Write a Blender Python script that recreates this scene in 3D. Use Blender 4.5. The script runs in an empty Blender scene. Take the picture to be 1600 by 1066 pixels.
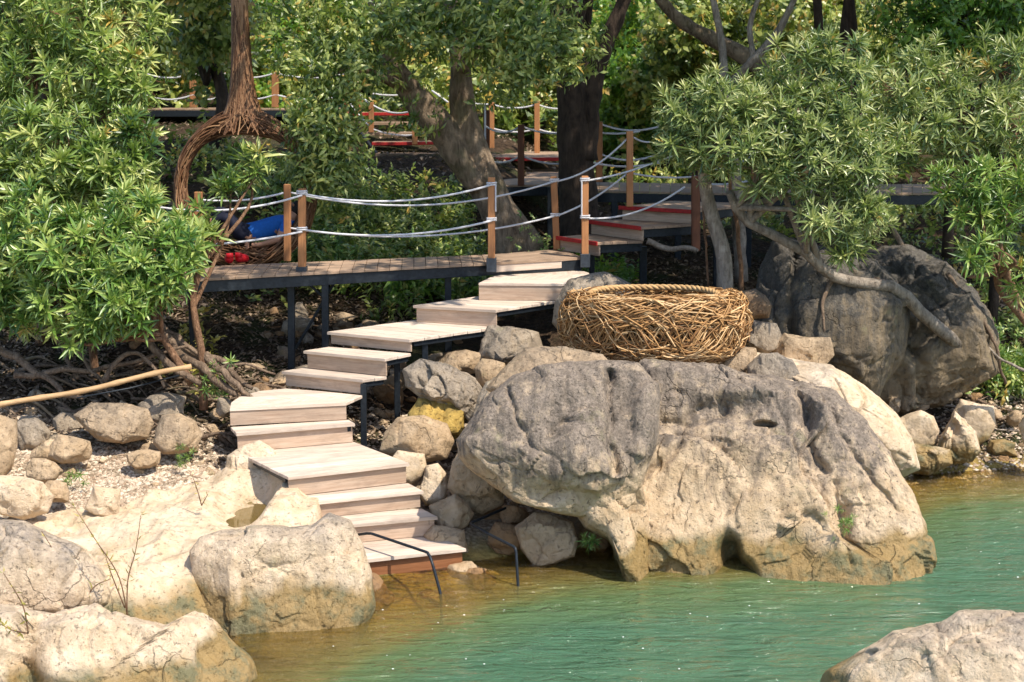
import bpy, bmesh, math, random
import numpy as np
from mathutils import Vector, Matrix
SC = bpy.context.scene
COL = SC.collection
# ---------------------------------------------------------------- camera
CAMZ, F, CX, CY, HOR = 4.2, 2200.0, 800.0, 533.0, 130.0
PITCH = math.atan((CY - HOR) / F)
cam_d = bpy.data.cameras.new('camera'); cam = bpy.data.objects.new('camera', cam_d); COL.objects.link(cam)
cam.location = (0, 0, CAMZ); cam.rotation_euler = (math.pi / 2 - PITCH, 0, 0)
cam_d.sensor_width = 36.0; cam_d.lens = 36.0 * F / 1600.0; cam_d.clip_end = 500
cam_d.dof.use_dof = True; cam_d.dof.focus_distance = 13.2; cam_d.dof.aperture_fstop = 3.4
SC.camera = cam
# ---------------------------------------------------------------- light
SUN = Vector((0.70, -0.60, 1.42)).normalized()
w = bpy.data.worlds.new('World'); SC.world = w; w.use_nodes = True
nt = w.node_tree; bg = nt.nodes['Background']; sky = nt.nodes.new('ShaderNodeTexSky')
sky.sky_type = 'NISHITA'; sky.sun_disc = False
sky.sun_elevation = math.asin(SUN.z); sky.sun_rotation = math.atan2(SUN.x, SUN.y)
nt.links.new(sky.outputs[0], bg.inputs[0]); bg.inputs[1].default_value = 0.15
sl = bpy.data.lights.new('sun', 'SUN'); so = bpy.data.objects.new('sun', sl); COL.objects.link(so)
sl.energy = 3.9; sl.angle = math.radians(0.6); sl.color = (1.0, 0.91, 0.77)
so.rotation_euler = SUN.to_track_quat('Z', 'Y').to_euler(); so.location = SUN * 30
SC.view_settings.view_transform = 'Standard'; SC.view_settings.look = 'None'
SC.view_settings.exposure = 0.78; SC.view_settings.gamma = 1.0; SC.view_settings.use_curve_mapping = False
SC.cycles.max_bounces = 8; SC.cycles.transparent_max_bounces = 8; SC.cycles.diffuse_bounces = 4
SC.cycles.caustics_reflective = False; SC.cycles.caustics_refractive = False
SC.cycles.sample_clamp_indirect = 6

rng = np.random.default_rng(7); random.seed(7)
# ---------------------------------------------------------------- geometry of the view (to place things from measured pixels)
CAM = np.array([0, 0, CAMZ])
def ray(u, v):
    a = (u - CX) / F; b = -(v - CY) / F
    return np.array([a, math.cos(PITCH) + b * math.sin(PITCH), -math.sin(PITCH) + b * math.cos(PITCH)])
def PZ(u, v, z): d = ray(u, v); return CAM + d * ((z - CAMZ) / d[2])
def PY(u, v, y): d = ray(u, v); return CAM + d * (y / d[1])
# ---------------------------------------------------------------- noise
def _h(ix, iy, iz, s):
    n = (ix * 374761393 + iy * 668265263 + iz * 1442695041 + s * 974634777) & 0xFFFFFFFF
    n = ((n ^ (n >> 13)) * 1274126177) & 0xFFFFFFFF
    return ((n ^ (n >> 16)) & 0xFFFF) / 32767.5 - 1.0
def vn(p, s=0):
    i = np.floor(p).astype(np.int64); f = p - i; f = f * f * f * (f * (f * 6 - 15) + 10)
    r = 0
    for dx in (0, 1):
        wx = f[:, 0] if dx else 1 - f[:, 0]
        for dy in (0, 1):
            wy = f[:, 1] if dy else 1 - f[:, 1]
            for dz in (0, 1):
                wz = f[:, 2] if dz else 1 - f[:, 2]
                r = r + wx * wy * wz * _h(i[:, 0] + dx, i[:, 1] + dy, i[:, 2] + dz, s)
    return r
def fbm(p, o=4, s=0, g=0.5, ridge=False):
    a, t, r = 1.0, 0.0, 0.0; p = np.asarray(p, float)
    for k in range(o):
        n = vn(p, s + k * 17); n = (1 - 2 * np.abs(n)) if ridge else n
        r = r + a * n; t += a; a *= g; p = p * 2.03 + 5.7
    return r / t
def cellplane(p, s=0, jit=.85):
    """every Voronoi cell is a face tilted its own way: broken ledges where cells meet; returns (offset, distance to the cell's edge)"""
    i0 = np.floor(p).astype(np.int64); d1 = np.full(len(p), 9.0); d2 = d1.copy(); off = np.zeros(len(p))
    for dx in (-1, 0, 1):
        for dy in (-1, 0, 1):
            for dz in (-1, 0, 1):
                i = i0 + [dx, dy, dz]; a, b, c = i[:, 0], i[:, 1], i[:, 2]
                q = p - i - .5 - np.stack([_h(a, b, c, s), _h(a, b, c, s + 1), _h(a, b, c, s + 2)], -1) * jit / 2
                d = np.sqrt((q * q).sum(1)); v = q[:, 0] * _h(a, b, c, s + 3) + q[:, 1] * _h(a, b, c, s + 4) + q[:, 2] * _h(a, b, c, s + 5) + .35 * _h(a, b, c, s + 6)
                m = d < d1; d2 = np.where(m, d1, np.minimum(d2, d)); off = np.where(m, v, off); d1 = np.where(m, d, d1)
    return off, d2 - d1
# ---------------------------------------------------------------- objects
def mesh(name, V, Fa, mats=(), smooth=True, attr=None, mi=None):
    me = bpy.data.meshes.new(name); V = np.asarray(V, np.float32)
    if isinstance(Fa, np.ndarray):
        n, k = Fa.shape
        me.vertices.add(len(V)); me.vertices.foreach_set('co', V.ravel())
        me.loops.add(n * k); me.loops.foreach_set('vertex_index', Fa.ravel().astype(np.int32))
        me.polygons.add(n); me.polygons.foreach_set('loop_start', np.arange(0, n * k, k, dtype=np.int32))
        me.update(calc_edges=True)
    else:
        me.from_pydata([tuple(map(float, v)) for v in V], [], Fa)
    for m in (mats if isinstance(mats, (list, tuple)) else [mats]): me.materials.append(m)
    me.polygons.foreach_set('use_smooth', np.full(len(me.polygons), smooth))
    if mi is not None: me.polygons.foreach_set('material_index', np.asarray(mi, np.int32))
    if attr:
        for k, a in attr.items():
            at = me.attributes.new(k, 'FLOAT', 'POINT'); at.data.foreach_set('value', np.asarray(a, np.float32))
    return me
def ob(name, me, parent=None, loc=None, **kw):
    o = bpy.data.objects.new(name, me); COL.objects.link(o)
    if parent is not None: o.parent = parent
    if loc is not None: o.location = loc
    for k, v in kw.items():
        if v: o[k] = v
    return o
def thing(name, label, category, loc=(0, 0, 0), group=None):
    return ob(name, None, None, loc, label=label, category=category, group=group)
def local(parent, V): return np.asarray(V, float) - np.array(parent.location)
class MB:
    def __init__(s): s.V = []; s.F = []; s.n = 0; s.T = []
    def add(s, V, Fa, t=0.0):
        V = np.asarray(V, float); s.V.append(V); Fa = np.asarray(Fa)
        if Fa.shape[1] == 4: Fa = np.concatenate([Fa[:, [0, 1, 2]], Fa[:, [0, 2, 3]]])
        s.F.append(Fa + s.n); s.n += len(V); s.T.append(np.full(len(V), t) if np.isscalar(t) else t)
    def tube(s, P, R, k=6, t=0.0, cap=True):
        P = np.asarray(P, float); n = len(P); R = np.broadcast_to(np.asarray(R, float), (n,))
        T = np.gradient(P, axis=0); T /= np.linalg.norm(T, axis=1)[:, None] + 1e-9
        ref = np.array([0, 0, 1.0]) if abs(T[:, 2]).mean() < .8 else np.array([1.0, 0, 0])
        A = np.cross(T, ref); A /= np.linalg.norm(A, axis=1)[:, None] + 1e-9; B = np.cross(T, A)
        an = np.arange(k) * 2 * math.pi / k
        V = P[:, None] + R[:, None, None] * (np.cos(an)[None, :, None] * A[:, None] + np.sin(an)[None, :, None] * B[:, None])
        i = np.arange(n - 1)[:, None] * k; j = np.arange(k)[None]; j2 = (j + 1) % k
        q = np.stack([i + j, i + j2, i + k + j2, i + k + j], -1).reshape(-1, 4)
        V = V.reshape(-1, 3)
        if cap:
            V = np.concatenate([V, P[:1], P[-1:]]); a = len(V) - 2
            c = [[a, (m + 1) % k, m, m] for m in range(k)] + [[a + 1, (n - 1) * k + m, (n - 1) * k + (m + 1) % k, (n - 1) * k + (m + 1) % k] for m in range(k)]
            F3 = np.concatenate([q[:, [0, 1, 2]], q[:, [0, 2, 3]], np.array(c)[:, :3]])
            s.add(V, F3, t)
        else: s.add(V, q, t)
    def build(s, name, mat, smooth=True):
        return mesh(name, np.concatenate(s.V), np.concatenate(s.F), mat, smooth, {'tint': np.concatenate(s.T)})
def spline(P, n=12):
    P = np.asarray(P, float); m = len(P)
    if m < 3: return np.array([P[0] + (P[-1] - P[0]) * t for t in np.linspace(0, 1, n)])
    Q = np.vstack([2 * P[0] - P[1], P, 2 * P[-1] - P[-2]]); out = []
    for t in np.linspace(0, m - 1, n):
        i = min(int(t), m - 2); f = t - i; a, b, c, d = Q[i:i + 4]
        out.append(.5 * ((2 * b) + (-a + c) * f + (2 * a - 5 * b + 4 * c - d) * f * f + (-a + 3 * b - 3 * c + d) * f ** 3))
    return np.array(out)
def prism(poly, z0, z1, bev=0.004):
    """a board: plan polygon (counter-clockwise), chamfered top edge"""
    p = np.asarray(poly, float)[:, :2]; n = len(p)
    if sum(p[i][0] * p[(i + 1) % n][1] - p[(i + 1) % n][0] * p[i][1] for i in range(n)) < 0: p = p[::-1]
    c = p.mean(0); d = p - c; q = c + d * (1 - bev / (np.linalg.norm(d, axis=1)[:, None] + 1e-9) * 1.5)
    V = [(*a, z0) for a in p] + [(*a, z1 - bev) for a in p] + [(*a, z1) for a in q]
    Fs = [list(range(n))[::-1], [2 * n + i for i in range(n)]]
    for r in (0, n):
        for i in range(n): j = (i + 1) % n; Fs.append([r + i, r + j, r + n + j, r + n + i])
    return V, Fs
def beam(a, b, w_, h_, up=(0, 0, 1), bev=0.0):
    """box along a->b, local x along the length; returns verts, faces, matrix"""
    a = np.asarray(a, float); b = np.asarray(b, float); L = np.linalg.norm(b - a)
    x = (b - a) / L; u = np.asarray(up, float); y = np.cross(u, x); y /= np.linalg.norm(y); z = np.cross(x, y)
    V = [(sx * L / 2, sy * w_ / 2, sz * h_ / 2) for sx in (-1, 1) for sy in (-1, 1) for sz in (-1, 1)]
    Fs = [(0, 1, 3, 2), (4, 6, 7, 5), (0, 4, 5, 1), (2, 3, 7, 6), (0, 2, 6, 4), (1, 5, 7, 3)]
    M = Matrix([[x[0], y[0], z[0], (a[0] + b[0]) / 2], [x[1], y[1], z[1], (a[1] + b[1]) / 2], [x[2], y[2], z[2], (a[2] + b[2]) / 2], [0, 0, 0, 1]])
    return V, Fs, M
def add_beam(name, a, b, w_, h_, mat, parent, up=(0, 0, 1), bev=0.004, **kw):
    V, Fs, M = beam(a, b, w_, h_, up)
    bm = bmesh.new(); vs = [bm.verts.new(v) for v in V]
    for f in Fs: bm.faces.new([vs[i] for i in f])
    bmesh.ops.recalc_face_normals(bm, faces=bm.faces)
    if bev: bmesh.ops.bevel(bm, geom=list(bm.edges), offset=bev, segments=1, affect='EDGES')
    me = bpy.data.meshes.new(name); bm.to_mesh(me); bm.free(); me.materials.append(mat)
    o = ob(name, me, parent, **kw)
    if parent is not None: M = Matrix.Translation(-Vector(parent.location)) @ M
    o.matrix_local = M
    return o
# ---------------------------------------------------------------- materials
class NT:
    def __init__(s, name):
        s.m = bpy.data.materials.new(name); s.m.use_nodes = True; s.t = s.m.node_tree; s.t.nodes.clear()
        s.out = s.n('OutputMaterial')
    def n(s, ty, **kw):
        nd = s.t.nodes.new('ShaderNode' + ty)
        for k, v in kw.items():
            if k in nd.inputs.keys() if isinstance(k, str) and not hasattr(nd, k) else False: pass
            setattr(nd, k, v)
        return nd
    def L(s, a, b): s.t.links.new(a, b)
    def put(s, sock, v):
        if hasattr(v, 'is_output') or isinstance(v, bpy.types.NodeSocket): s.L(v, sock)
        else: sock.default_value = (*v, 1) if isinstance(v, tuple) and len(v) == 3 and sock.type == 'RGBA' else v
    def noise(s, vec, scale, detail=5, rough=.55, dist=0):
        nd = s.n('TexNoise'); s.L(vec, nd.inputs['Vector']); nd.inputs['Scale'].default_value = scale
        nd.inputs['Detail'].default_value = detail; nd.inputs['Roughness'].default_value = rough; nd.inputs['Distortion'].default_value = dist
        return nd.outputs['Fac']
    def vor(s, vec, scale, feat='F1'):
        nd = s.n('TexVoronoi'); nd.feature = feat; s.L(vec, nd.inputs['Vector']); nd.inputs['Scale'].default_value = scale
        return nd.outputs['Distance']
    def mapr(s, v, a, b, c=0., d=1.):
        nd = s.n('MapRange'); s.put(nd.inputs[0], v)
        for i, x in enumerate((a, b, c, d)): s.put(nd.inputs[i + 1], x)
        return nd.outputs[0]
    def math(s, op, a, b=0.0):
        nd = s.n('Math'); nd.operation = op; s.put(nd.inputs[0], a); s.put(nd.inputs[1], b); return nd.outputs[0]
    def mix(s, f, a, b, mode='MIX'):
        nd = s.n('Mix'); nd.data_type = 'RGBA'; nd.blend_type = mode
        s.put(nd.inputs[0], f); s.put(nd.inputs[6], a); s.put(nd.inputs[7], b); return nd.outputs[2]
    def scale(s, vec, v):
        nd = s.n('Mapping'); s.L(vec, nd.inputs[0]); nd.inputs['Scale'].default_value = v; return nd.outputs[0]
    def bump(s, h, strength=.5, dist=.02, nrm=None):
        nd = s.n('Bump'); s.L(h, nd.inputs['Height']); nd.inputs['Strength'].default_value = strength; nd.inputs['Distance'].default_value = dist
        if nrm is not None: s.L(nrm, nd.inputs['Normal'])
        return nd.outputs[0]
    def bsdf(s, col, rough=.8, nrm=None, spec=.3):
        b = s.n('BsdfPrincipled'); s.put(b.inputs['Base Color'], col); s.put(b.inputs['Roughness'], rough)
        b.inputs['Specular IOR Level'].default_value = spec
        if nrm is not None: s.L(nrm, b.inputs['Normal'])
        return b
    def fin(s, sh): s.L(sh if isinstance(sh, bpy.types.NodeSocket) else sh.outputs[0], s.out.inputs[0]); return s.m
def pos(t): return t.n('NewGeometry').outputs['Position']
def sep(t, v):
    nd = t.n('SeparateXYZ'); t.L(v, nd.inputs[0]); return nd.outputs
def rock_mat(name, cream=(.57, .455, .31), grey=(.205, .18, .16), bias=0.0, zmid=1.0, zr=1.0, streak=.5, wet=True, speck=.5, pale=False):
    t = NT(name); P = pos(t); X, Y, Z = sep(t, P)
    nz = sep(t, t.n('NewGeometry').outputs['Normal'])[2]
    big = t.noise(P, 1.1, 6, .6); med = t.noise(P, 6, 6, .65); fine = t.noise(P, 45, 5, .75)
    st = t.noise(t.scale(P, (9, 9, 1.1)), 1.0, 6, .7)
    h = t.mapr(Z, zmid - zr / 2, zmid + zr / 2, -.5, .5)
    g = t.math('ADD', t.math('MULTIPLY', t.math('SUBTRACT', big, .5), 1.6), h)
    g = t.math('ADD', g, t.math('MULTIPLY', t.math('SUBTRACT', st, .5), streak * 2.2))
    g = t.math('ADD', g, t.math('MULTIPLY', t.math('SUBTRACT', med, .5), 1.0))
    g = t.math('ADD', g, t.math('MULTIPLY', nz, .15)); g = t.math('ADD', g, bias)
    gm = t.mapr(g, -.22, .4)
    c1 = t.mix(t.mapr(med, .35, .7), cream, tuple(x * y for x, y in zip(cream, (.72, .66, .56))))
    c1 = t.mix(t.mapr(big, .55, .75), c1, tuple(x * y for x, y in zip(cream, (1.12, 1.14, 1.2))))
    g2 = t.mix(t.mapr(fine, .40, .64), tuple(x * .72 for x in grey), tuple(x * 1.4 for x in grey)); g2 = t.mix(t.mapr(st, .46, .64, 0, .8), g2, tuple(x * .5 for x in grey)); g2 = t.mix(t.mapr(med, .56, .72, 0, .6), g2, cream)
    col = t.mix(gm, c1, g2)
    pits = t.mapr(t.noise(P, 26, 4, .8), .59, .66)
    col = t.mix(t.math('MULTIPLY', pits, speck), col, (.07, .06, .05))
    lich = t.mapr(t.noise(P, 3.3, 5, .7), .6, .72); col = t.mix(t.math('MULTIPLY', lich, .3), col, (.30, .29, .13))
    rough = .82
    if wet:
        zz = t.math('ADD', Z, t.math('MULTIPLY', t.math('SUBTRACT', t.noise(t.scale(P, (1, 1, .2)), 2.2, 4), .5), .5))
        wl = t.mapr(zz, .36, .25); wg = t.mapr(t.noise(P, 4, 5, .7), .47, .6)
        och = t.mix(wg, (.26, .17, .055), (.105, .105, .045))
        col = t.mix(t.math('MULTIPLY', wl, .88), col, och); rough = t.mapr(wl, 0, 1, .82, .45)
    nv = t.n('TexNoise'); t.L(P, nv.inputs['Vector']); nv.inputs['Scale'].default_value = 1.9; nv.inputs['Detail'].default_value = 7
    av = t.n('VectorMath'); av.operation = 'MULTIPLY_ADD'; t.L(nv.outputs['Color'], av.inputs[0]); av.inputs[1].default_value = (.9, .9, .9); t.L(t.scale(P, (1.3, 1.3, .8)), av.inputs[2])
    vo = t.vor(av.outputs[0], 1.25, 'DISTANCE_TO_EDGE'); crk = t.math('MULTIPLY', t.mapr(vo, 0, .012, 1, 0), t.mapr(t.noise(P, 2.4, 3), .5, .62))
    if not pale: col = t.mix(t.math('MULTIPLY', crk, .4), col, (.05, .04, .032))
    hgt = t.math('ADD', t.math('MULTIPLY', fine, .35), t.math('MULTIPLY', med, .9)); hgt = t.math('SUBTRACT', hgt, t.math('MULTIPLY', pits, .3)); hgt = t.math('SUBTRACT', hgt, t.math('MULTIPLY', crk, .0 if pale else .5)); hgt = t.math('ADD', hgt, t.math('MULTIPLY', st, .0 if pale else .8))
    return t.fin(t.bsdf(col, rough, t.bump(hgt, .85, .045)))
def wood_mat(name, c1, c2, rough=.65):
    t = NT(name); P = t.n('TexCoord').outputs['Object']; rnd = t.n('ObjectInfo').outputs['Random']
    cmb = t.n('CombineXYZ'); t.L(t.math('MULTIPLY', rnd, 37.), cmb.inputs[0]); t.L(t.math('MULTIPLY', rnd, 91.), cmb.inputs[2])
    ad = t.n('VectorMath'); ad.operation = 'ADD'; t.L(P, ad.inputs[0]); t.L(cmb.outputs[0], ad.inputs[1]); P = ad.outputs[0]
    gr = t.noise(t.scale(P, (1.0, 20, 20)), 1.6, 6, .68, .6); dirt = t.noise(t.scale(P, (1.6, 5, 5)), 1.7, 6, .7); fine = t.noise(t.scale(P, (3, 120, 120)), 1.2, 4, .7)
    blot = t.noise(P, 3.5, 4)
    col = t.mix(t.mapr(gr, .3, .72), c1, c2)
    col = t.mix(t.mapr(fine, .5, .8, 0, .4), col, tuple(x * .55 for x in c1))
    col = t.mix(t.mapr(blot, .48, .72, 0, .55), col, tuple(x * .62 for x in c2))
    col = t.mix(t.mapr(dirt, .5, .68, 0, .5), col, tuple(x * y for x, y in zip(c1, (.55, .58, .62))))
    hs = t.n('HueSaturation'); t.L(col, hs.inputs['Color']); t.L(t.mapr(rnd, 0, 1, .82, 1.15), hs.inputs['Value'])
    h = t.math('ADD', gr, t.math('MULTIPLY', fine, .5))
    return t.fin(t.bsdf(hs.outputs[0], rough, t.bump(h, .35, .006), .25))
def plain(name, c, rough=.5, metal=0., var=.25, scale=30, bmp=.2):
    t = NT(name); P = t.n('TexCoord').outputs['Object']; n = t.noise(P, scale, 4)
    col = t.mix(t.mapr(n, .3, .7), tuple(x * (1 - var) for x in c), tuple(min(1, x * (1 + var)) for x in c))
    b = t.bsdf(col, rough, t.bump(n, bmp, .01)); b.inputs['Metallic'].default_value = metal
    return t.fin(b)
def leaf_mat(name, dark, mid, light, trans=.27, rough=.40):
    t = NT(name); a = t.n('Attribute'); a.attribute_name = 'tint'; r = t.n('ObjectInfo').outputs['Random']
    f = t.math('ADD', a.outputs['Fac'], t.math('MULTIPLY', t.math('SUBTRACT', r, .5), .35))
    P = pos(t); f = t.math('ADD', f, t.math('MULTIPLY', t.math('SUBTRACT', t.noise(P, 1.7, 3), .5), .7))
    col = t.mix(t.mapr(f, .0, .45), dark, mid); col = t.mix(t.mapr(f, .42, .95), col, light); col = t.mix(t.mapr(f, 1.06, 1.16), col, (.5, .33, .07))
    b = t.bsdf(col, rough, None, .75); tr = t.n('BsdfTranslucent')
    t.L(t.mix(.6, col, (.32, .45, .05), 'MIX'), tr.inputs[0])
    mx = t.n('MixShader'); mx.inputs[0].default_value = trans; t.L(b.outputs[0], mx.inputs[1]); t.L(tr.outputs[0], mx.inputs[2])
    return t.fin(mx.outputs[0])
def bark_mat(name, a_, b_, sc=1.0, moss=.0):
    t = NT(name); P = pos(t); g = t.noise(t.scale(P, (14 * sc, 14 * sc, 3.5 * sc)), 1, 6, .7, .8); f = t.noise(P, 60, 4, .7); bl = t.noise(P, 5 * sc, 4)
    col = t.mix(t.mapr(g, .35, .65), a_, b_); col = t.mix(t.mapr(bl, .5, .7, 0, .6), col, tuple(x * 1.5 for x in b_))
    if moss: col = t.mix(t.mapr(t.noise(P, 3.2, 5), .5, .62, 0, moss), col, (.07, .095, .025))
    return t.fin(t.bsdf(col, .85, t.bump(t.math('ADD', g, t.math('MULTIPLY', f, .3)), 1, .05)))
def twig_mat(name, a_, b_, c_):
    t = NT(name); P = pos(t); at = t.n('Attribute'); at.attribute_name = 'tint'; r = t.n('ObjectInfo').outputs['Random']
    f = t.math('FRACT', t.math('ADD', at.outputs['Fac'], r)); n = t.noise(P, 40, 3); f = t.math('ADD', f, t.math('MULTIPLY', t.math('SUBTRACT', n, .5), .5))
    col = t.mix(t.mapr(f, 0, .5), a_, b_); col = t.mix(t.mapr(f, .55, 1.0), col, c_)
    return t.fin(t.bsdf(col, .6, t.bump(n, .4, .004)))
M = dict(
 rock=rock_mat('limestone_weathered', cream=(.58, .445, .30), grey=(.225, .182, .145), bias=.0, zmid=.90, zr=.9, streak=.85, speck=.75),
 rock_pale=rock_mat('limestone_pale', cream=(.65, .52, .375), bias=-.42, zmid=1.2, zr=3, streak=.15, speck=.15, pale=True),
 rock_mix=rock_mat('limestone_mixed', cream=(.50, .37, .24), grey=(.22, .175, .13), bias=-.12, zmid=1.2, zr=4, streak=.2, speck=.35, wet=False),
 rock_grey=rock_mat('limestone_grey', cream=(.44, .36, .27), grey=(.21, .18, .15), bias=.02, zmid=1.2, zr=4, streak=.2, speck=.4, wet=False),
 rock_front=rock_mat('limestone_near', cream=(.65, .52, .38), grey=(.26, .22, .185), bias=-.17, zmid=.60, zr=1.0, streak=.2, speck=.5),
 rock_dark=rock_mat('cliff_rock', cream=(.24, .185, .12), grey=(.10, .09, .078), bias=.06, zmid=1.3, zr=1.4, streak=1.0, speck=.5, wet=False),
 rock_yellow=rock_mat('ochre_rock', cream=(.52, .36, .10), grey=(.10, .085, .035), bias=-.1, zmid=1.2, zr=4, streak=.2, speck=.6, wet=False),
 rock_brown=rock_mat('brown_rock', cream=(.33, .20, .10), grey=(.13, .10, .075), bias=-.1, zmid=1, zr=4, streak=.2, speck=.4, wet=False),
 wood=wood_mat('washed_deck_wood', (.50, .385, .30), (.74, .63, .53)),
 wood_r=wood_mat('riser_wood', (.36, .245, .17), (.58, .45, .345)),
 deck=wood_mat('walkway_wood', (.27, .18, .12), (.46, .33, .235)),
 post=wood_mat('post_wood', (.36, .155, .065), (.50, .24, .105)),
 post_d=wood_mat('dark_post_wood', (.12, .05, .03), (.19, .08, .045)),
 red=plain('red_paint', (.34, .02, .02), .5, var=.3), redp=plain('red_rubber', (.55, .012, .02), .5, var=.1),
 steel=plain('blue_black_steel', (.020, .026, .034), .45, .3, .3), rope=plain('white_rope', (.62, .62, .66), .8, 0, .15, 300, .6),
 bracket=plain('bracket_steel', (.05, .06, .075), .5, .4),
 twig=twig_mat('rattan_twig', (.17, .08, .03), (.44, .245, .095), (.66, .46, .25)), twig_d=twig_mat('brown_twig', (.07, .032, .016), (.18, .085, .04), (.33, .19, .10)),
 straw=wood_mat('rope_straw', (.40, .235, .10), (.64, .42, .20), .7),
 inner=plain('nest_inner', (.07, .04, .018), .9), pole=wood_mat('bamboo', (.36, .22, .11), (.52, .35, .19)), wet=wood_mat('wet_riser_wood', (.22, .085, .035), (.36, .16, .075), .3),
 bark=bark_mat('bark_grey_brown', (.10, .068, .045), (.32, .24, .165), 1, .3), bark_d=bark_mat('bark_dark', (.022, .014, .010), (.075, .05, .035)),
 bark_p=bark_mat('bark_pale', (.17, .135, .105), (.40, .34, .28), 1.5), root=bark_mat('root_bark', (.11, .07, .045), (.30, .215, .15), 2),
 stem=bark_mat('stem_bark', (.15, .075, .04), (.33, .19, .11), 3),
 leaf_l=leaf_mat('leaf_left', (.03, .085, .015), (.22, .32, .06), (.64, .64, .24)),
 leaf_r=leaf_mat('leaf_right', (.035, .09, .03), (.26, .33, .10), (.64, .64, .30)),
 leaf_g=leaf_mat('leaf_fresh', (.03, .10, .02), (.16, .29, .05), (.50, .56, .18)),
 leaf_t=leaf_mat('leaf_tree', (.018, .05, .010), (.10, .17, .03), (.46, .50, .13), .35),
 leaf_b=leaf_mat('leaf_forest', (.018, .065, .010), (.085, .22, .022), (.26, .42, .05), .45),
 leaf_y=leaf_mat('leaf_dry', (.12, .12, .02), (.35, .30, .06), (.60, .48, .12), .3),
 litter=leaf_mat('leaf_litter', (.05, .03, .018), (.15, .095, .055), (.34, .25, .17), .05, .8),
)
M.update(skin=plain('skin', (.42, .22, .14), .5, var=.08), shirt=plain('blue_shirt', (.012, .11, .42), .8, var=.15), navy=plain('navy_trousers', (.006, .008, .022), .8), hair=plain('hair', (.012, .009, .008), .6))
# ---------------------------------------------------------------- ground, water, forest hill
SHX = [-14, -6, -3.2, -2.4, -1.7, -.9, .4, 3.0, 3.6, 4.4, 6, 10, 20]
SHY = [8.0, 9.2, 10.0, 10.6, 11.2, 11.55, 12.2, 12.8, 13.8, 14.7, 15.2, 16, 16]
PS = [-12, -5, -2.5, -1.2, -.4, 0, .5, 1.5, 3, 4.6, 6, 8, 11, 14, 20, 26, 40, 60, 90]
ZL = [-3.2, -2.4, -1.5, -.75, -.28, -.05, .10, .28, .55, .98, 1.25, 1.75, 2.7, 3.0, 3.4, 4.2, 12, 24, 30]
ZR = [-3.2, -2.4, -1.5, -.75, -.28, -.05, .12, .38, .8, 1.15, 1.5, 1.75, 2.05, 2.3, 3.0, 4.2, 12, 24, 30]
def ground(x, y, detail=True):
    x = np.asarray(x, float); y = np.asarray(y, float); s = y - np.interp(x, SHX, SHY)
    k = np.clip((x + .3) / 1.5, 0, 1); k = k * k * (3 - 2 * k)
    z = np.interp(s, PS, ZL) * (1 - k) + np.interp(s, PS, ZR) * k
    if detail:
        p = np.stack([x, y, x * 0], -1).reshape(-1, 3)
        n = fbm(p * .7, 4, 3) * .22 + fbm(p * 3.1, 3, 9) * .05
        a = np.clip((s + .4) / 1.5, .15, 1); z = z + (n.reshape(x.shape)) * a * np.where(y > 13.5, 1, .45)
    return z
def gz(x, y): return float(ground(np.array([x]), np.array([y]))[0])
t = NT('ground_soil'); P = pos(t); X, Y, Z = sep(t, P)
n1 = t.noise(P, 1.3, 6, .6); n2 = t.noise(P, 14, 6, .7); n3 = t.vor(P, 22)
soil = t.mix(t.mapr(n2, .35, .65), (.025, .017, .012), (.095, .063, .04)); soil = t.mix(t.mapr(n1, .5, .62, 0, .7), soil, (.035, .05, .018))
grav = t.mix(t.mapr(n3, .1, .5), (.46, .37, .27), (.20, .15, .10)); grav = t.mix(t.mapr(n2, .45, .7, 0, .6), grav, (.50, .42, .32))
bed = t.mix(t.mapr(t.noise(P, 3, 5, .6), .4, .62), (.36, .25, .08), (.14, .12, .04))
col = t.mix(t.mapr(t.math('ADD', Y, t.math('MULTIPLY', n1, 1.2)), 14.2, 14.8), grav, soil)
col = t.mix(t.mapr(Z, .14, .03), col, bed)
MG = t.fin(t.bsdf(col, .95, t.bump(t.math('ADD', n2, t.math('MULTIPLY', n3, -.6)), .8, .05), .1))
def grid(name, xs, ys, zf, mat, **kw):
    Xg, Yg = np.meshgrid(xs, ys); Zg = zf(Xg, Yg); nx, ny = len(xs), len(ys)
    V = np.stack([Xg, Yg, Zg], -1).reshape(-1, 3); i = (np.arange(ny - 1)[:, None] * nx + np.arange(nx - 1)[None]).ravel()
    return ob(name, mesh(name, V, np.stack([i, i + 1, i + nx + 1, i + nx], -1), mat, attr=kw.pop('attr', None)), **kw)
xs = np.concatenate([np.linspace(-60, -9, 26)[:-1], np.linspace(-9, 9, 240), np.linspace(9, 60, 26)[1:]])
ys = np.concatenate([np.linspace(-30, 7, 12)[:-1], np.linspace(7, 24, 230), np.linspace(24, 110, 60)[1:]])
grid('ground', xs, ys, ground, MG, kind='structure')
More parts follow.
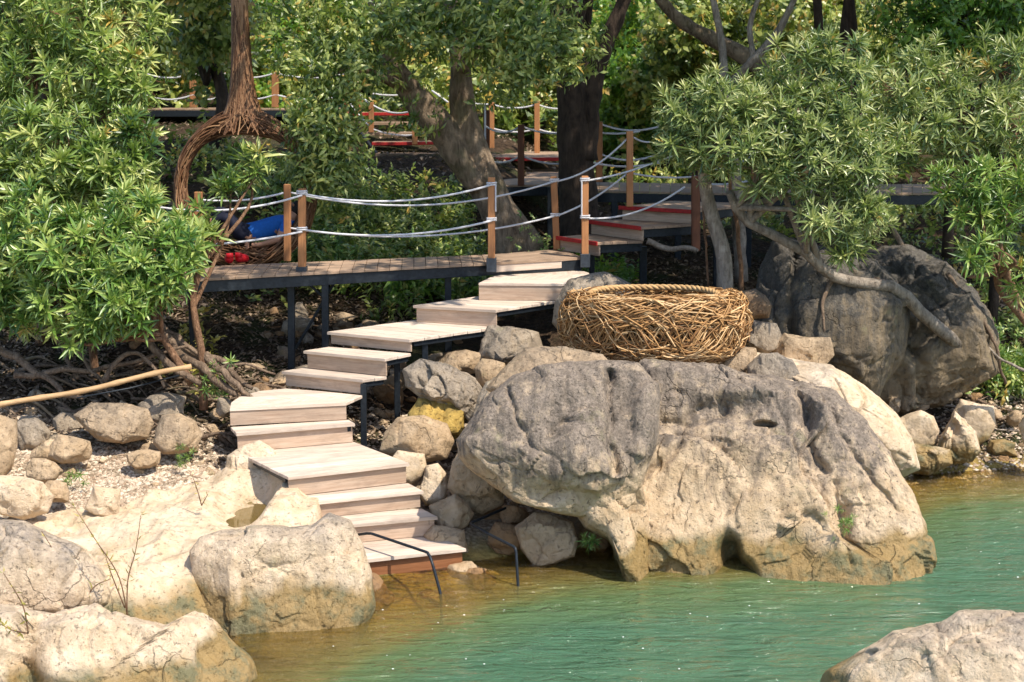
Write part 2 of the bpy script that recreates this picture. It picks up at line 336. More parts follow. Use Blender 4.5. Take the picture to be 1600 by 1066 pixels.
# pale water-worn bedrock beside the lower steps: one shelf with a pothole
bowl = PZ(385, 792, .42)
def shelf(X, Y):
    p = np.stack([X, Y, X * 0], -1).reshape(-1, 3)
    s = Y - np.interp(X, SHX, SHY)
    e = np.clip(1 - np.abs((X + 3.25) / 1.75) ** 3, 0, 1)
    z = np.interp(s, [-.9, -.45, -.15, .1, .45, 1.2, 1.9, 2.6, 3.2], [-.5, -.2, .08, .30, .40, .42, .50, .45, .1]) 
    n = (fbm(p * 1.1 + 3, 3, 21) * .16 + fbm(p * 2.6, 3, 27, ridge=True) * .07 + fbm(p * 9, 3, 5) * .012).reshape(X.shape)
    z = z + n
    r = np.hypot((X - bowl[0]) / .95, (Y - bowl[1]) / 1.7)
    z = z + .22 * np.exp(-((r - .40) / .13) ** 2) * np.clip((X - bowl[0]) * 2 + (Y - bowl[1]) * 1.2 + .45, 0, 1) - .16 * np.exp(-(r / .30) ** 4)
    z = np.where((X > -2.75) & (Y > 12.0), np.minimum(z, .60), z)
    r2 = np.hypot(X + 2.45, (Y - 12.75) * .8); z = np.minimum(z + .08 * np.exp(-(r2 / .45) ** 2), np.maximum(.62, .62 + (-2.75 - X) * .5))
    d = fbm(p * 2.2, 2, 31).reshape(X.shape) * .25
    m = np.clip(((np.minimum(3.0 + d - s, 9)) / .35), 0, 1) * np.clip((-1.62 + d * .4 - X) / .15, 0, 1) * np.clip((X + 5.6) / .5, 0, 1)
    m = m * np.clip((s + .9) / .3, 0, 1) * np.clip((12.1 + (X + 4.3) * .9 + d * 2 - Y) / .5 , 0, 1)
    return z * m - .9 * (1 - m)
grid('bedrock_shelf', np.linspace(-5.6, -1.4, 330), np.linspace(9.0, 14, 380), shelf, M['rock_pale'], kind='structure')
t = NT('puddle_water'); t_b = t.bsdf((.13, .085, .02), .05, None, .8); MPU = t.fin(t_b)
an = np.linspace(0, 2 * math.pi, 32, endpoint=False); pc = np.array([bowl[0], bowl[1] - .05, float(shelf(np.array([[bowl[0]]]), np.array([[bowl[1]]]))[0, 0]) + .035])
ob('puddle', mesh('puddle', np.stack([np.cos(an) * .34, np.sin(an) * .6, an * 0], -1), [list(range(32))], MPU, False), None, pc, label='shallow golden puddle in the pothole of the pale bedrock', category='puddle')
# water: turbid turquoise, clear and golden in the shallows
t = NT('river_water'); P = pos(t); a = t.n('Attribute'); a.attribute_name = 'depth'
w1 = t.noise(t.scale(P, (1.0, 3.4, 1)), 2.6, 4, .6, 1.0); w2 = t.noise(t.scale(P, (1, 2.4, 1)), 8.5, 3, .6, .5)
w3 = t.noise(t.scale(P, (.5, 1.3, 1)), 2.0, 2, .5, .5); hh = t.math('ADD', t.math('MULTIPLY', w1, 1.0), t.math('MULTIPLY', w2, .22)); hh = t.math('ADD', hh, t.math('MULTIPLY', w3, .9)); nb = t.bump(hh, .9, .11)
dn = t.math('ADD', a.outputs['Fac'], t.math('MULTIPLY', t.math('SUBTRACT', t.noise(P, 1.6, 4, .6, .5), .5), .45))
body = t.mix(t.mapr(dn, .25, .8), (.28, .19, .05), (.085, .125, .045)); body = t.mix(t.mapr(dn, .65, 1.5), body, (.055, .122, .068))
df = t.n('BsdfDiffuse'); t.L(body, df.inputs[0]); t.L(t.bump(hh, .8, .09), df.inputs['Normal'])
tp = t.n('BsdfTransparent'); t.L(t.mix(t.mapr(dn, 0, .4), (.95, .84, .58), (.62, .58, .25)), tp.inputs[0])
m1 = t.n('MixShader'); t.L(t.mapr(dn, .05, .85, .03, 1.0), m1.inputs[0]); t.L(tp.outputs[0], m1.inputs[1]); t.L(df.outputs[0], m1.inputs[2])
gl = t.n('BsdfGlossy'); gl.inputs['Roughness'].default_value = .06; t.L(nb, gl.inputs['Normal']); gl.inputs[0].default_value = (1, 1, 1, 1)
fr = t.n('Fresnel'); fr.inputs[0].default_value = 1.40; t.L(nb, fr.inputs['Normal'])
m2 = t.n('MixShader'); t.L(t.math('MULTIPLY', fr.outputs[0], 1.0), m2.inputs[0]); t.L(m1.outputs[0], m2.inputs[1]); t.L(gl.outputs[0], m2.inputs[2])
MW = t.fin(m2.outputs[0])
xs = np.concatenate([[-60, -30, -15], np.linspace(-7, 9, 300), [15, 30, 60]]); ys = np.concatenate([[-30, -10, 3], np.linspace(7.5, 16.5, 300)])
Xg, Yg = np.meshgrid(xs, ys); dp = -ground(Xg, Yg, False)
dp = dp * np.interp(Xg, [-2.1, -1.2, .4], [.32, .52, 1.15]) + np.clip((10.9 - Yg) * .35, 0, .8) * np.interp(Xg, [-1.6, .2], [0, 1])
def waves(X, Y):
    p = np.stack([X * 1.5, Y * 4.2, X * 0], -1).reshape(-1, 3); return (fbm(p, 3, 77) * .008).reshape(X.shape)
grid('river_water', xs, ys, waves, MW, attr={'depth': dp.ravel()}, kind='structure')
# ---------------------------------------------------------------- rocks
_ico = {}
def ico(k):
    if k not in _ico:
        bm = bmesh.new(); bmesh.ops.create_icosphere(bm, subdivisions=k, radius=1)
        _ico[k] = (np.array([v.co[:] for v in bm.verts]), np.array([[v.index for v in f.verts] for f in bm.faces])); bm.free()
    V, Fa = _ico[k]; return V.copy(), Fa
def facet(V, seed, n=9, h=(.72, .92), amt=.92):
    r = np.random.default_rng(seed)
    for _ in range(n):
        d = r.normal(size=3); d /= np.linalg.norm(d); k = r.uniform(*h); e = V @ d - k; V = V - np.clip(e, 0, None)[:, None] * d * amt
    return V
def lobe(outline, y, thick, seed=1, sub=6, fac=8, rough=.05, box=.75, front=None, creases=(), relief=(), fs=1.6, flat=.8, flute=.012, crag=1.0, cs=1.0, tilt=0.0, fh=(.72, .92)):
    """a boulder body: its own silhouette measured as (u, v), its distance, and its real thickness"""
    o = np.array(outline, float); uc, vc = (o.min(0) + o.max(0)) / 2 if front is None else front
    c = PY(uc, vc, y); d = c - CAM; d /= np.linalg.norm(d); R = np.cross(d, [0, 0, 1]); R /= np.linalg.norm(R); U = np.cross(R, d)
    def ab(u, v): q = ray(u, v); t_ = ((c - CAM) @ d) / (q @ d); e = CAM + q * t_ - c; return e @ R, e @ U
    pl = np.array([ab(*q) for q in o]); n = len(pl)
    den = np.concatenate([pl[i] + (pl[(i + 1) % n] - pl[i]) * np.linspace(0, 1, 12, endpoint=False)[:, None] for i in range(n)])
    th = np.arctan2(den[:, 1], den[:, 0]); r_ = np.hypot(den[:, 0], den[:, 1]); k = np.argsort(th); th, r_ = th[k], r_[k]
    g = np.linspace(-math.pi, math.pi, 721); rg = np.interp(g, th, r_, period=2 * math.pi)
    ker = np.ones(5) / 5; rg = np.convolve(np.concatenate([rg[-3:-1], rg, rg[1:3]]), ker, 'valid')
    V, Fa = ico(sub); S = facet(V, seed, fac, fh); ln = np.linalg.norm(S, axis=1); Sd = S[:, 1]
    rho = np.hypot(V[:, 0], V[:, 2]); T = np.arctan2(V[:, 2], V[:, 0]); RR = np.interp(T, g, rg)
    rp = rho ** box * np.where(rho > .95, 1, 1) * (ln ** np.clip(1 - rho ** 6, 0, 1))
    A = RR * rp * np.cos(T); B = RR * rp * np.sin(T); D = np.sign(Sd) * np.abs(Sd) ** flat * thick
    W = c + A[:, None] * R + B[:, None] * U + D[:, None] * d
    if tilt: W[:, 1] += (W[:, 2] - c[2]) * tilt
    sz = (r_.mean() + thick) / 2; nn = W - c; nn /= np.linalg.norm(nn, axis=1)[:, None]
    q = W * fs / max(sz, .2) * .6
    dsp = fbm(q + seed * 3.1, 5, seed) * rough * sz * 2 + fbm(q * 2.3, 4, seed + 5, .55, True) * rough * sz * .7
    wp = W + np.stack([fbm(W * 2.3, 2, 71), fbm(W * 2.3, 2, 72), fbm(W * 2.3, 2, 73)], -1) * .18 * sz
    o1, e1 = cellplane(wp * [1.15, 1.15, .85] / max(sz, .25) * cs, seed); o2, e2 = cellplane(wp * [2.6, 2.6, 2.0] / max(sz, .25) * cs, seed + 9)
    rim = np.clip(1.25 - rho ** 4, .25, 1)
    dsp = dsp + rim * sz * crag * (o1 * .26 - .05 * np.exp(-(e1 / .05) ** 2) + o2 * .085 - .02 * np.exp(-(e2 / .05) ** 2)) + sz * crag * .10 * (fbm(q * 5, 4, seed + 3, .62, True) - .3) * .35
    dsp = dsp + rim * sz * flute * (fbm(wp * [7, 7, 1.6], 4, seed + 13, .6, True) - .35)
    W = W + nn * dsp[:, None]
    fr_ = np.clip(-Sd * 3 + .4, 0, 1)
    if len(creases) or len(relief):
        e = W - CAM; cz = e @ np.array([0, math.cos(PITCH), -math.sin(PITCH)]); cy = e @ np.array([0, math.sin(PITCH), math.cos(PITCH)])
        uv = np.stack([CX + F * e[:, 0] / cz, CY - F * cy / cz], -1)
        wob = np.stack([fbm(W * 5, 3, 51), fbm(W * 5, 3, 52)], -1) * 9
        for line, wd, dep in creases:
            ln_ = np.array(line, float); dist = np.full(len(W), 1e9)
            for a_, b_ in zip(ln_[:-1], ln_[1:]):
                ba = b_ - a_; t_ = np.clip(((uv + wob - a_) @ ba) / (ba @ ba), 0, 1); dist = np.minimum(dist, np.linalg.norm(uv + wob - (a_ + t_[:, None] * ba), axis=1))
            W = W + d * ((np.exp(-(dist / wd) ** 2) * .45 + np.exp(-dist / wd * 1.6) * .55) * dep * fr_ * (.6 + .5 * fbm(W * 4, 2, 55)))[:, None]
        for (u_, v_, ru, rv, off, *pw) in relief:
            g_ = ((uv + wob * .6)[:, 0] - u_) ** 2 / ru ** 2 + ((uv + wob * .6)[:, 1] - v_) ** 2 / rv ** 2; g_ = np.exp(-g_ ** (pw[0] if pw else 1)); W = W - d * (g_ * off * fr_)[:, None]
    return W, Fa
def rock(label, lobes, mat, category='rock', name='boulder', group=None):
    Vs, Fs, n = [], [], 0
    for kw in lobes:
        W, Fa = lobe(**kw); Vs.append(W); Fs.append(Fa + n); n += len(W)
    V = np.concatenate(Vs); c = np.array([V[:, 0].mean(), V[:, 1].mean(), V[:, 2].min()])
    return ob(name, mesh(name, V - c, np.concatenate(Fs), mat), None, c, label=label, category=category, group=group)
def oval(u0, v0, u1, v1, seed, irr=.24, n=9):
    r = np.random.default_rng(seed); uc, vc = (u0 + u1) / 2, (v0 + v1) / 2; out = []
    for i in range(n):
        a = i / n * 2 * math.pi; k = 1 + r.uniform(-irr, irr * .6)
        ca, sa = math.cos(a), math.sin(a); sq = (abs(ca) ** 3 + abs(sa) ** 3) ** (-1 / 3)
        out.append((uc + (u1 - u0) / 2 * ca * sq * k, vc + (v1 - v0) / 2 * sa * sq * k))
    return out
BIG = 'huge weathered boulder standing in the green water in front of the woven nest'
rock(BIG, [
 dict(outline=[(985,600),(1010,572),(1060,576),(1120,577),(1160,587),(1215,594),(1262,606),(1310,618),(1345,655),(1382,705),(1420,765),(1441,815),(1450,860),(1440,930),(1380,965),(1250,985),(1150,990),(1060,990),(1000,985),(975,940),(965,868),(958,800),(965,720)],
      y=12.6, thick=.85, seed=3, sub=8, fac=16, fh=(.62, .88), rough=.02, box=.50, front=(1200, 770), crag=.55, flat=.5, tilt=.15, flute=.03, cs=1.0,
      creases=[([(1000,600),(985,680),(978,745),(968,800),(985,905)], 10, .30), ([(1090,632),(1060,690),(1020,735),(985,748)], 8, .10), ([(1130,650),(1080,668),(1010,662)], 6, .08), ([(1240,610),(1262,640),(1262,690),(1285,740)], 7, .14), ([(1300,640),(1330,700),(1370,760),(1400,800)], 6, .10), ([(1100,700),(1108,780)], 4, .04), ([(1200,620),(1180,650),(1150,665)], 6, .08), ([(1300,760),(1318,830),(1330,880)],6,.08)],
      relief=[(1148, 912, 30, 34, -.45, 2), (1140, 872, 15, 36, -.35, 2), (1195, 663, 17, 5, -.16, 2), (1165, 610, 34, 14, .07), (1120, 640, 36, 20, -.16), (1262, 650, 20, 34, -.18), (1375, 760, 30, 60, .08), (1318, 815, 12, 26, -.14), (1060, 860, 50, 60, .06)]),
 dict(outline=[(714,688),(735,660),(762,622),(800,592),(850,578),(905,571),(950,569),(1000,572),(1030,610),(1025,690),(1000,760),(960,800),(905,800),(857,793),(803,779),(745,738),(720,712)],
      y=12.15, thick=.6, seed=8, sub=7, fac=10, rough=.02, box=.55, fh=(.62, .88), front=(870, 690), crag=.4, flat=.42, tilt=.22, flute=.025, cs=1.0,
      creases=[([(795,605),(807,651),(834,705)], 4, .08), ([(834,705),(880,657),(948,659)], 4, .07), ([(952,580),(954,684),(966,740)], 8, .24), ([(880,657),(930,690),(960,700)], 4, .04), ([(760,715),(800,722),(832,708)], 3, .03), ([(885,590),(884,650)], 3, .03)],
      relief=[(975, 640, 22, 80, -.14), (860, 770, 40, 16, -.08), (900, 700, 50, 40, .07)]),
 dict(outline=[(848,700),(900,690),(960,700),(1000,740),(1015,820),(1015,950),(990,960),(966,872),(950,843),(915,824),(895,795),(870,770),(855,735)],
      y=12.1, thick=.55, seed=12, sub=7, fac=6, rough=.02, box=.6, front=(945, 800), crag=.35, creases=[([(870,740),(885,775)], 6, .08)], relief=[(890, 770, 18, 20, -.08)]),
], M['rock'])
rock('long pale limestone ridge sloping down to the water behind the huge boulder',
 [dict(outline=[(1165,548),(1235,560),(1300,572),(1350,606),(1400,648),(1428,690),(1436,732),(1405,748),(1330,735),(1240,680),(1180,620)], y=13.7, thick=.8, seed=21, sub=7, fac=7, rough=.02, crag=.4)], M['rock_pale'])
rock('dark cliff boulder under the right trees, streaked black with a pale foot',
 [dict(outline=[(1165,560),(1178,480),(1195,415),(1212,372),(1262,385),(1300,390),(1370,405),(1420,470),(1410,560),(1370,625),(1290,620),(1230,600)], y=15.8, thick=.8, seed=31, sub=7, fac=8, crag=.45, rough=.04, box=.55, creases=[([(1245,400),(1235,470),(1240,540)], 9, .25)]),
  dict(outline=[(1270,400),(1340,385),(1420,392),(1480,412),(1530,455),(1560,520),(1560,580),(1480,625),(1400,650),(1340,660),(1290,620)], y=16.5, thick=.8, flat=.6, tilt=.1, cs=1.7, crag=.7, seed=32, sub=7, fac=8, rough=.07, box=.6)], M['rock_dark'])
rock('saddle-shaped pale boulder at the left foot of the wooden steps',
 [dict(outline=[(295,862),(313,838),(345,828),(400,823),(455,826),(488,822),(512,803),(545,814),(566,850),(578,892),(584,950),(560,1010),(500,1035),(430,1040),(365,1030),(322,975),(302,915)], y=10.85, thick=.5, flat=.6, seed=46, sub=7, fac=8, rough=.015, box=.55, crag=.35,
   creases=[([(405,872),(430,888),(462,905)], 4, .05), ([(330,832),(365,838),(395,832)], 3, .03)])], M['rock_front'])
rock('rough pitted foreground boulder filling the bottom left corner',
 [dict(outline=[(-150,1010),(-70,962),(0,948),(50,958),(90,965),(150,944),(200,965),(262,978),(298,954),(320,960),(348,988),(392,1030),(402,1062),(350,1120),(250,1180),(0,1220),(-120,1200)], y=9.35, thick=.6, seed=43, sub=7, fac=9, rough=.035, box=.6, crag=.5, cs=1.6, relief=[(40, 1040, 26, 70, -.25), (330, 1025, 30, 28, -.12)])], M['rock_front'])
rock('grey-topped boulder at the left edge behind the dry twigs',
 [dict(outline=[(-110,880),(-50,830),(0,812),(38,816),(80,838),(140,862),(170,905),(180,945),(120,985),(0,1000),(-90,980)], y=10.3, thick=.55, seed=45, sub=7, fac=8, rough=.02, crag=.5, box=.65)], M['rock_front'])
rock('pale rock in the bottom right corner of the river',
 [dict(outline=[(1278,1085),(1297,1048),(1340,1026),(1400,992),(1470,975),(1500,958),(1560,958),(1620,962),(1720,1000),(1760,1100),(1700,1200),(1300,1200)], y=8.95, thick=.6, seed=47, sub=7, fac=9, rough=.03, crag=.42, cs=1.2, box=.6, creases=[([(1300,1020),(1380,1000),(1430,985)], 6, .05), ([(1480,1010),(1560,1005)], 4, .03)])], M['rock_front'])
RK = [ # bbox, distance, material, facets, rough, label
 ((598,652,706,728), 13.35, 'rock_mix', 4, .03, 'rounded pitted beige stone right of the curved landing'),
 ((611,704,664,756), 13.0, 'rock_pale', 2, .02, 'small smooth egg-shaped stone beside the lower landing'),
 ((635,624,734,690), 13.75, 'rock_yellow', 10, .09, 'jagged mustard-yellow rock under the grey slab'),
 ((675,547,764,590), 14.8, 'rock_mix', 7, .04, 'flat beige stone resting behind the grey slab'),
 ((742,560,792,612), 14.3, 'rock_mix', 8, .04, 'small upright beige stone between the grey rocks'),
 ((742,511,848,575), 14.9, 'rock_grey', 9, .07, 'layered grey rock below the upper treads'),
 ((770,535,965,640), 12.9, 'rock_mix', 7, .05, 'peach-coloured rock crowning the huge boulder left of the nest'),
 ((735,590,830,680), 13.3, 'rock_grey', 8, .05, 'grey rock wedged behind the left lobe of the huge boulder'),
 ((850,430,1010,545), 15.1, 'rock_grey', 8, .05, 'grey boulder rising behind the left end of the nest'),
 ((698,678,790,802), 12.75, 'rock_mix', 5, .04, 'tall beige stone under the lobe of the huge boulder'),
 ((672,772,738,832), 12.5, 'rock_mix', 8, .05, 'angular beige stone at the right end of the second step'),
 ((655,728,704,792), 12.9, 'rock_pale', 4, .04, 'pale water-hollowed stone beside the third step'),
 ((660,820,735,870), 12.2, 'rock_mix', 7, .05, 'flat stone touching the end of the lowest step'),
 ((811,796,912,888), 12.05, 'rock_mix', 8, .03, 'facetted sandy rock at the waterline under the overhang'),
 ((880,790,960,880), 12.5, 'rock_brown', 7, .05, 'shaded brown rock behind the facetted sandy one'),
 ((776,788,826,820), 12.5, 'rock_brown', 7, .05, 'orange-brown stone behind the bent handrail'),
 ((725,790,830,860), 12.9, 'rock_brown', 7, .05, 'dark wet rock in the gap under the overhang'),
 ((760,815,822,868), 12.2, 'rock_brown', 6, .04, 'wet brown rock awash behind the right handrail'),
 ((1146,454,1203,502), 14.6, 'rock_brown', 4, .03, 'rusty round stone touching the right end of the nest'),
 ((1160,497,1218,552), 14.5, 'rock_grey', 7, .05, 'grey-green stone below the rusty round one'),
 ((1120,538,1182,602), 13.7, 'rock_mix', 7, .04, 'beige block under the right end of the nest'),
 ((1168,548,1250,625), 13.3, 'rock_grey', 8, .04, 'tilted grey slab right of the nest stand'),
 ((1205,520,1300,590), 14.4, 'rock_mix', 6, .05, 'pale rock between the cliff boulder and the ridge'),
 ((1487,625,1556,705), 15.6, 'rock_pale', 3, .02, 'big smooth dome stone on the right shore'),
 ((1400,640,1466,705), 15.2, 'rock_pale', 6, .03, 'flat-topped pale stone on the right shore'),
 ((1592,640,1660,722), 14.8, 'rock_pale', 4, .03, 'pale rock cut by the right edge of the picture'),
 ((1535,688,1592,716), 15.4, 'rock_pale', 6, .03, 'low pale slab at the right waterline'),
 ((1428,610,1456,644), 15.9, 'rock_mix', 8, .03, 'upright sandy block among the right shore pebbles'),
 ((1370,604,1412,632), 15.9, 'rock_mix', 7, .03, 'sandy flat stone against the foot of the cliff boulder'),
 ((1388,618,1412,645), 15.6, 'rock_mix', 7, .03, 'small triangular stone next to the ridge'),
 ((1572,640,1598,668), 15.9, 'rock_mix', 6, .03, 'squarish tan stone near the right edge'),
 ((120,630,240,694), 13.3, 'rock_mix', 7, .04, 'large brown boulder behind the gravel on the left bank'),
 ((216,616,292,664), 13.9, 'rock_grey', 8, .05, 'pale grey crusted rock touching the large brown boulder'),
 ((238,650,312,712), 13.2, 'rock_mix', 7, .04, 'wedge-shaped beige rock right of the large brown boulder'),
 ((22,650,77,704), 13.2, 'rock_grey', 7, .04, 'squarish grey block near the left edge'),
 ((-40,646,29,748), 12.7, 'rock_mix', 5, .03, 'rounded rock cut by the left edge of the picture'),
 ((76,680,152,728), 12.8, 'rock_mix', 7, .04, 'light beige stone in front of the large brown boulder'),
 ((38,714,96,758), 12.4, 'rock_mix', 5, .03, 'round tan stone among the left bank cobbles'),
 ((48,696,102,724), 12.8, 'rock_mix', 7, .04, 'flat brown cobble leaning on the grey block'),
 ((134,758,190,812), 11.9, 'rock_pale', 7, .03, 'cream pointed stone at the lower edge of the gravel'),
 ((-30,738,84,812), 11.7, 'rock_pale', 6, .03, 'cracked cream rock on the left edge above the grey-topped boulder'),
 ((64,748,108,790), 12.1, 'rock_mix', 7, .04, 'small grey-brown slab beside the cracked cream rock'),
 ((200,700,258,732), 12.9, 'rock_mix', 7, .04, 'low tan stone lying on the gravel'),
 ((84,640,132,690), 13.7, 'rock_grey', 7, .05, 'shaded stone behind the light beige one'),
 ((335,622,364,655), 13.9, 'rock_grey', 4, .03, 'smooth grey cobble left of the curved landing'),
 ((355,690,440,760), 13.0, 'rock_pale', 4, .03, 'pale bedrock knob beneath the lower landing'),
]
for i, (bb, y, m, fc, rg, lab) in enumerate(RK):
    u0, v0, u1, v1 = bb; wd = (u1 - u0) / F * y
    rock(lab, [dict(outline=oval(u0, v0, u1, v1, 100 + i), y=y, thick=max(.12, wd * .36), seed=100 + i, sub=5 if wd < .5 else 6, fac=fc + 4, rough=rg * .4, box=.55, fh=(.55, .85), crag=.15 + fc * .05)], M[m], name='rock')
rock('long grey slab with a pale flank leaning above the mustard rock',
 [dict(outline=[(630,578),(655,560),(700,570),(742,592),(764,622),(762,650),(738,664),(705,632),(665,628),(636,605)], y=13.95, thick=.35, seed=61, sub=7, fac=8, rough=.03)], M['rock_grey'])
rock('horn-shaped pale rock with a round pothole on the right shore',
 [dict(outline=[(1462,712),(1468,690),(1480,665),(1492,642),(1505,655),(1525,675),(1532,705),(1520,722),(1490,726)], y=15.0, thick=.28, seed=63, sub=6, fac=3, rough=.02, relief=[(1492, 668, 9, 12, -.2)]),
  dict(outline=[(1408,738),(1412,705),(1425,692),(1455,698),(1485,702),(1488,725),(1450,742)], y=14.8, thick=.25, seed=64, sub=6, fac=3, rough=.02)], M['rock_pale'])
# cobbles scattered over the banks: one shared mesh per kind, each stone a thing
CB = []
for k in range(7):
    V, Fa = ico(4); r = np.random.default_rng(300 + k); V = facet(V, 300 + k, 13, (.5, .85), .97) * np.array([1, r.uniform(.6, .9), r.uniform(.45, .75)])
    V = V + (fbm(V * 2.2 + k, 3, k) * .06 + cellplane(V * 1.3 + 9, k)[0] * .2)[:, None] * V
    CB.append((V, Fa))
CM = {(k, m): mesh('stone', CB[k][0], CB[k][1], M[m]) for k in range(7) for m in ('rock_mix', 'rock_grey', 'rock_brown', 'rock_pale')}
def scatter(n, xr, yr, sr, mats, label, group, seed, ok=None, name='stone', where=()):
    r = np.random.default_rng(seed); c = 0
    while c < n:
        x, y = r.uniform(*xr), r.uniform(*yr)
        if ok and not ok(x, y): continue
        s = sr[0] * (sr[1] / sr[0]) ** (r.random() ** 1.8); k = int(r.integers(7)); m = mats[int(r.integers(len(mats)))]
        px = CX + F * x / y; sz = 'small' if s < sr[0] * 1.5 else ('large' if s > sr[0] * 2.4 else 'middling'); cl = dict(rock_mix='beige', rock_grey='grey', rock_brown='brown', rock_pale='cream')[m]
        wh = [w_ for e_, w_ in where if px < e_][0] if where else ''
        o = ob(name, CM[(k, m)], None, (x, y, gz(x, y) + s * .12), label=f'{sz} {cl} {label} {wh}'.strip(), category='stone', group=group)
        o.scale = (s, s, s); o.rotation_euler = (r.uniform(-.3, .3), r.uniform(-.3, .3), r.uniform(0, 6.3)); c += 1
scatter(75, (-5.2, -2.6), (12.1, 14.3), (.04, .15), ('rock_mix', 'rock_grey', 'rock_mix', 'rock_pale'), 'cobble on the left gravel bank', 'cobbles on the left gravel bank', 1, lambda x, y: y > 12.2 - (x + 2.6) * .1, where=((90, 'at the left edge of the picture'), (240, 'near the large brown boulder'), (9999, 'near the curved landing')))
scatter(95, (-3.0, -.5), (14.7, 17.2), (.07, .27), ('rock_grey', 'rock_mix', 'rock_brown'), 'cobble in the shaded rubble', 'rubble under the walkway', 2, where=((455, 'left of the walkway legs'), (600, 'behind the walkway legs'), (9999, 'behind the upper treads')))
scatter(34, (-1.5, .2), (12.6, 14.6), (.06, .20), ('rock_mix', 'rock_grey', 'rock_mix'), 'stone between the steps and the huge boulder', 'stones beside the steps', 3, lambda x, y: x > -1.35 + (y - 12.6) * .35 - .2, where=((640, 'under the treads'), (720, 'beside the mustard rock'), (9999, 'against the huge boulder')))
scatter(70, (4.1, 6.9), (15.1, 17.2), (.04, .15), ('rock_mix', 'rock_mix', 'rock_grey', 'rock_brown'), 'pebble on the right shore', 'pebbles on the right shore', 4, where=((1440, 'next to the pale ridge'), (1540, 'around the dome stone'), (9999, 'at the right edge of the picture')))
scatter(22, (1.6, 3.2), (14.2, 15.4), (.08, .24), ('rock_mix', 'rock_grey', 'rock_brown'), 'stone behind the nest', 'stones behind the nest', 5, where=((1100, 'hidden by the nest'), (1200, 'by the rusty round stone'), (9999, 'against the cliff boulder')))
scatter(40, (-1.6, .9), (10.6, 12.3), (.07, .22), ('rock_mix', 'rock_brown', 'rock_brown'), 'stone on the golden river bed', 'stones on the river bed', 8, lambda x, y: y < np.interp(x, SHX, SHY) + .1 and (x < -1.4 or x > -1.2 or y < 11), name='stone', where=((640, 'left of the bent handrail'), (800, 'between the two handrails'), (9999, 'below the facetted sandy rock')))
# gravel, leaf litter: nobody could count them
def chips(name, n, xr, yr, sr, mat, seed, flat=.3, zoff=.0, ok=None, leafy=False):
    r = np.random.default_rng(seed); x = r.uniform(*xr, n); y = r.uniform(*yr, n)
    if ok is not None: k = ok(x, y); x, y = x[k], y[k]; n = len(x)
    z = ground(x, y) + zoff; s = sr[0] + (sr[1] - sr[0]) * r.random(n) ** 2
    base = np.array([[-1, 0, 0], [0, .55, .25], [1, 0, 0], [0, -.55, .25]]) if leafy else np.array([[1, 0, 0], [0, 1, 0], [-1, 0, 0], [0, -1, 0], [.1, .1, 1], [0, 0, -1]])
    Fb = np.array([[0, 2, 1], [0, 3, 2]]) if leafy else np.array([[0, 1, 4], [1, 2, 4], [2, 3, 4], [3, 0, 4], [1, 0, 5], [2, 1, 5], [3, 2, 5], [0, 3, 5]])
    B = base[None] * r.uniform(.6, 1.3, (n, len(base), 3)); B[..., 2] *= 1 if leafy else flat * 2; a = r.uniform(0, 6.3, n)
    if leafy: B[..., 2] += base[None, :, 0] * r.uniform(-.7, .7, (n, 1))
    c, s_ = np.cos(a)[:, None], np.sin(a)[:, None]
    V = np.stack([B[..., 0] * c - B[..., 1] * s_, B[..., 0] * s_ + B[..., 1] * c, B[..., 2]], -1) * s[:, None, None] + np.stack([x, y, z], -1)[:, None]
    Fs = (Fb[None] + (np.arange(n) * len(base))[:, None, None]).reshape(-1, 3)
    return ob(name, mesh(name, V.reshape(-1, 3), Fs, mat, False, {'tint': np.repeat(r.random(n), len(base))}), kind='stuff')
t = NT('gravel_stone'); a = t.n('Attribute'); a.attribute_name = 'tint'
MGR = t.fin(t.bsdf(t.mix(a.outputs['Fac'], (.26, .18, .12), (.62, .52, .40)), .9, None, .1))
chips('gravel', 24000, (-5.8, -2.2), (11.6, 13.9), (.010, .032), MGR, 11)
chips('gravel', 7000, (3.8, 7.5), (14.6, 17.5), (.012, .04), MGR, 12)
chips('gravel', 5000, (-1.8, 1), (12.9, 15), (.012, .045), MGR, 15)
chips('leaf_litter', 16000, (-6.5, -1.2), (13.2, 18), (.02, .055), M['litter'], 13, leafy=True, zoff=.02)
chips('leaf_litter', 9000, (1.5, 9), (15.2, 21), (.02, .055), M['litter'], 14, leafy=True, zoff=.02)
chips('leaf_litter', 9000, (-9, 6), (18, 30), (.03, .07), M['litter'], 16, leafy=True, zoff=.02)
r = np.random.default_rng(88); n = 160; x = r.uniform(-1.5, 6, n); y = r.uniform(8.6, 13.8, n); k = y < np.interp(x, SHX, SHY) - .6; k &= ~((x > -.2) & (x < 3.8) & (y > 11.2)); x, y = x[k], y[k]; n = len(x); s = r.uniform(.002, .010, n)
V = np.stack([x, y, x * 0 + .012], -1)[:, None] + np.array([[1, 0, 0], [0, .7, 0], [-1, 0, 0], [0, -.7, 0], [0, 0, .5]])[None] * s[:, None, None]
ob('glint_flecks', mesh('glint_flecks', V.reshape(-1, 3), (np.array([[0, 1, 4], [1, 2, 4], [2, 3, 4], [3, 0, 4]])[None] + (np.arange(n) * 5)[:, None, None]).reshape(-1, 3), plain('glint_white', (.85, .86, .85), .6, var=.05), False), kind='stuff')  # white flecks painted in as sun glints on the ripples, plus a few bubbles
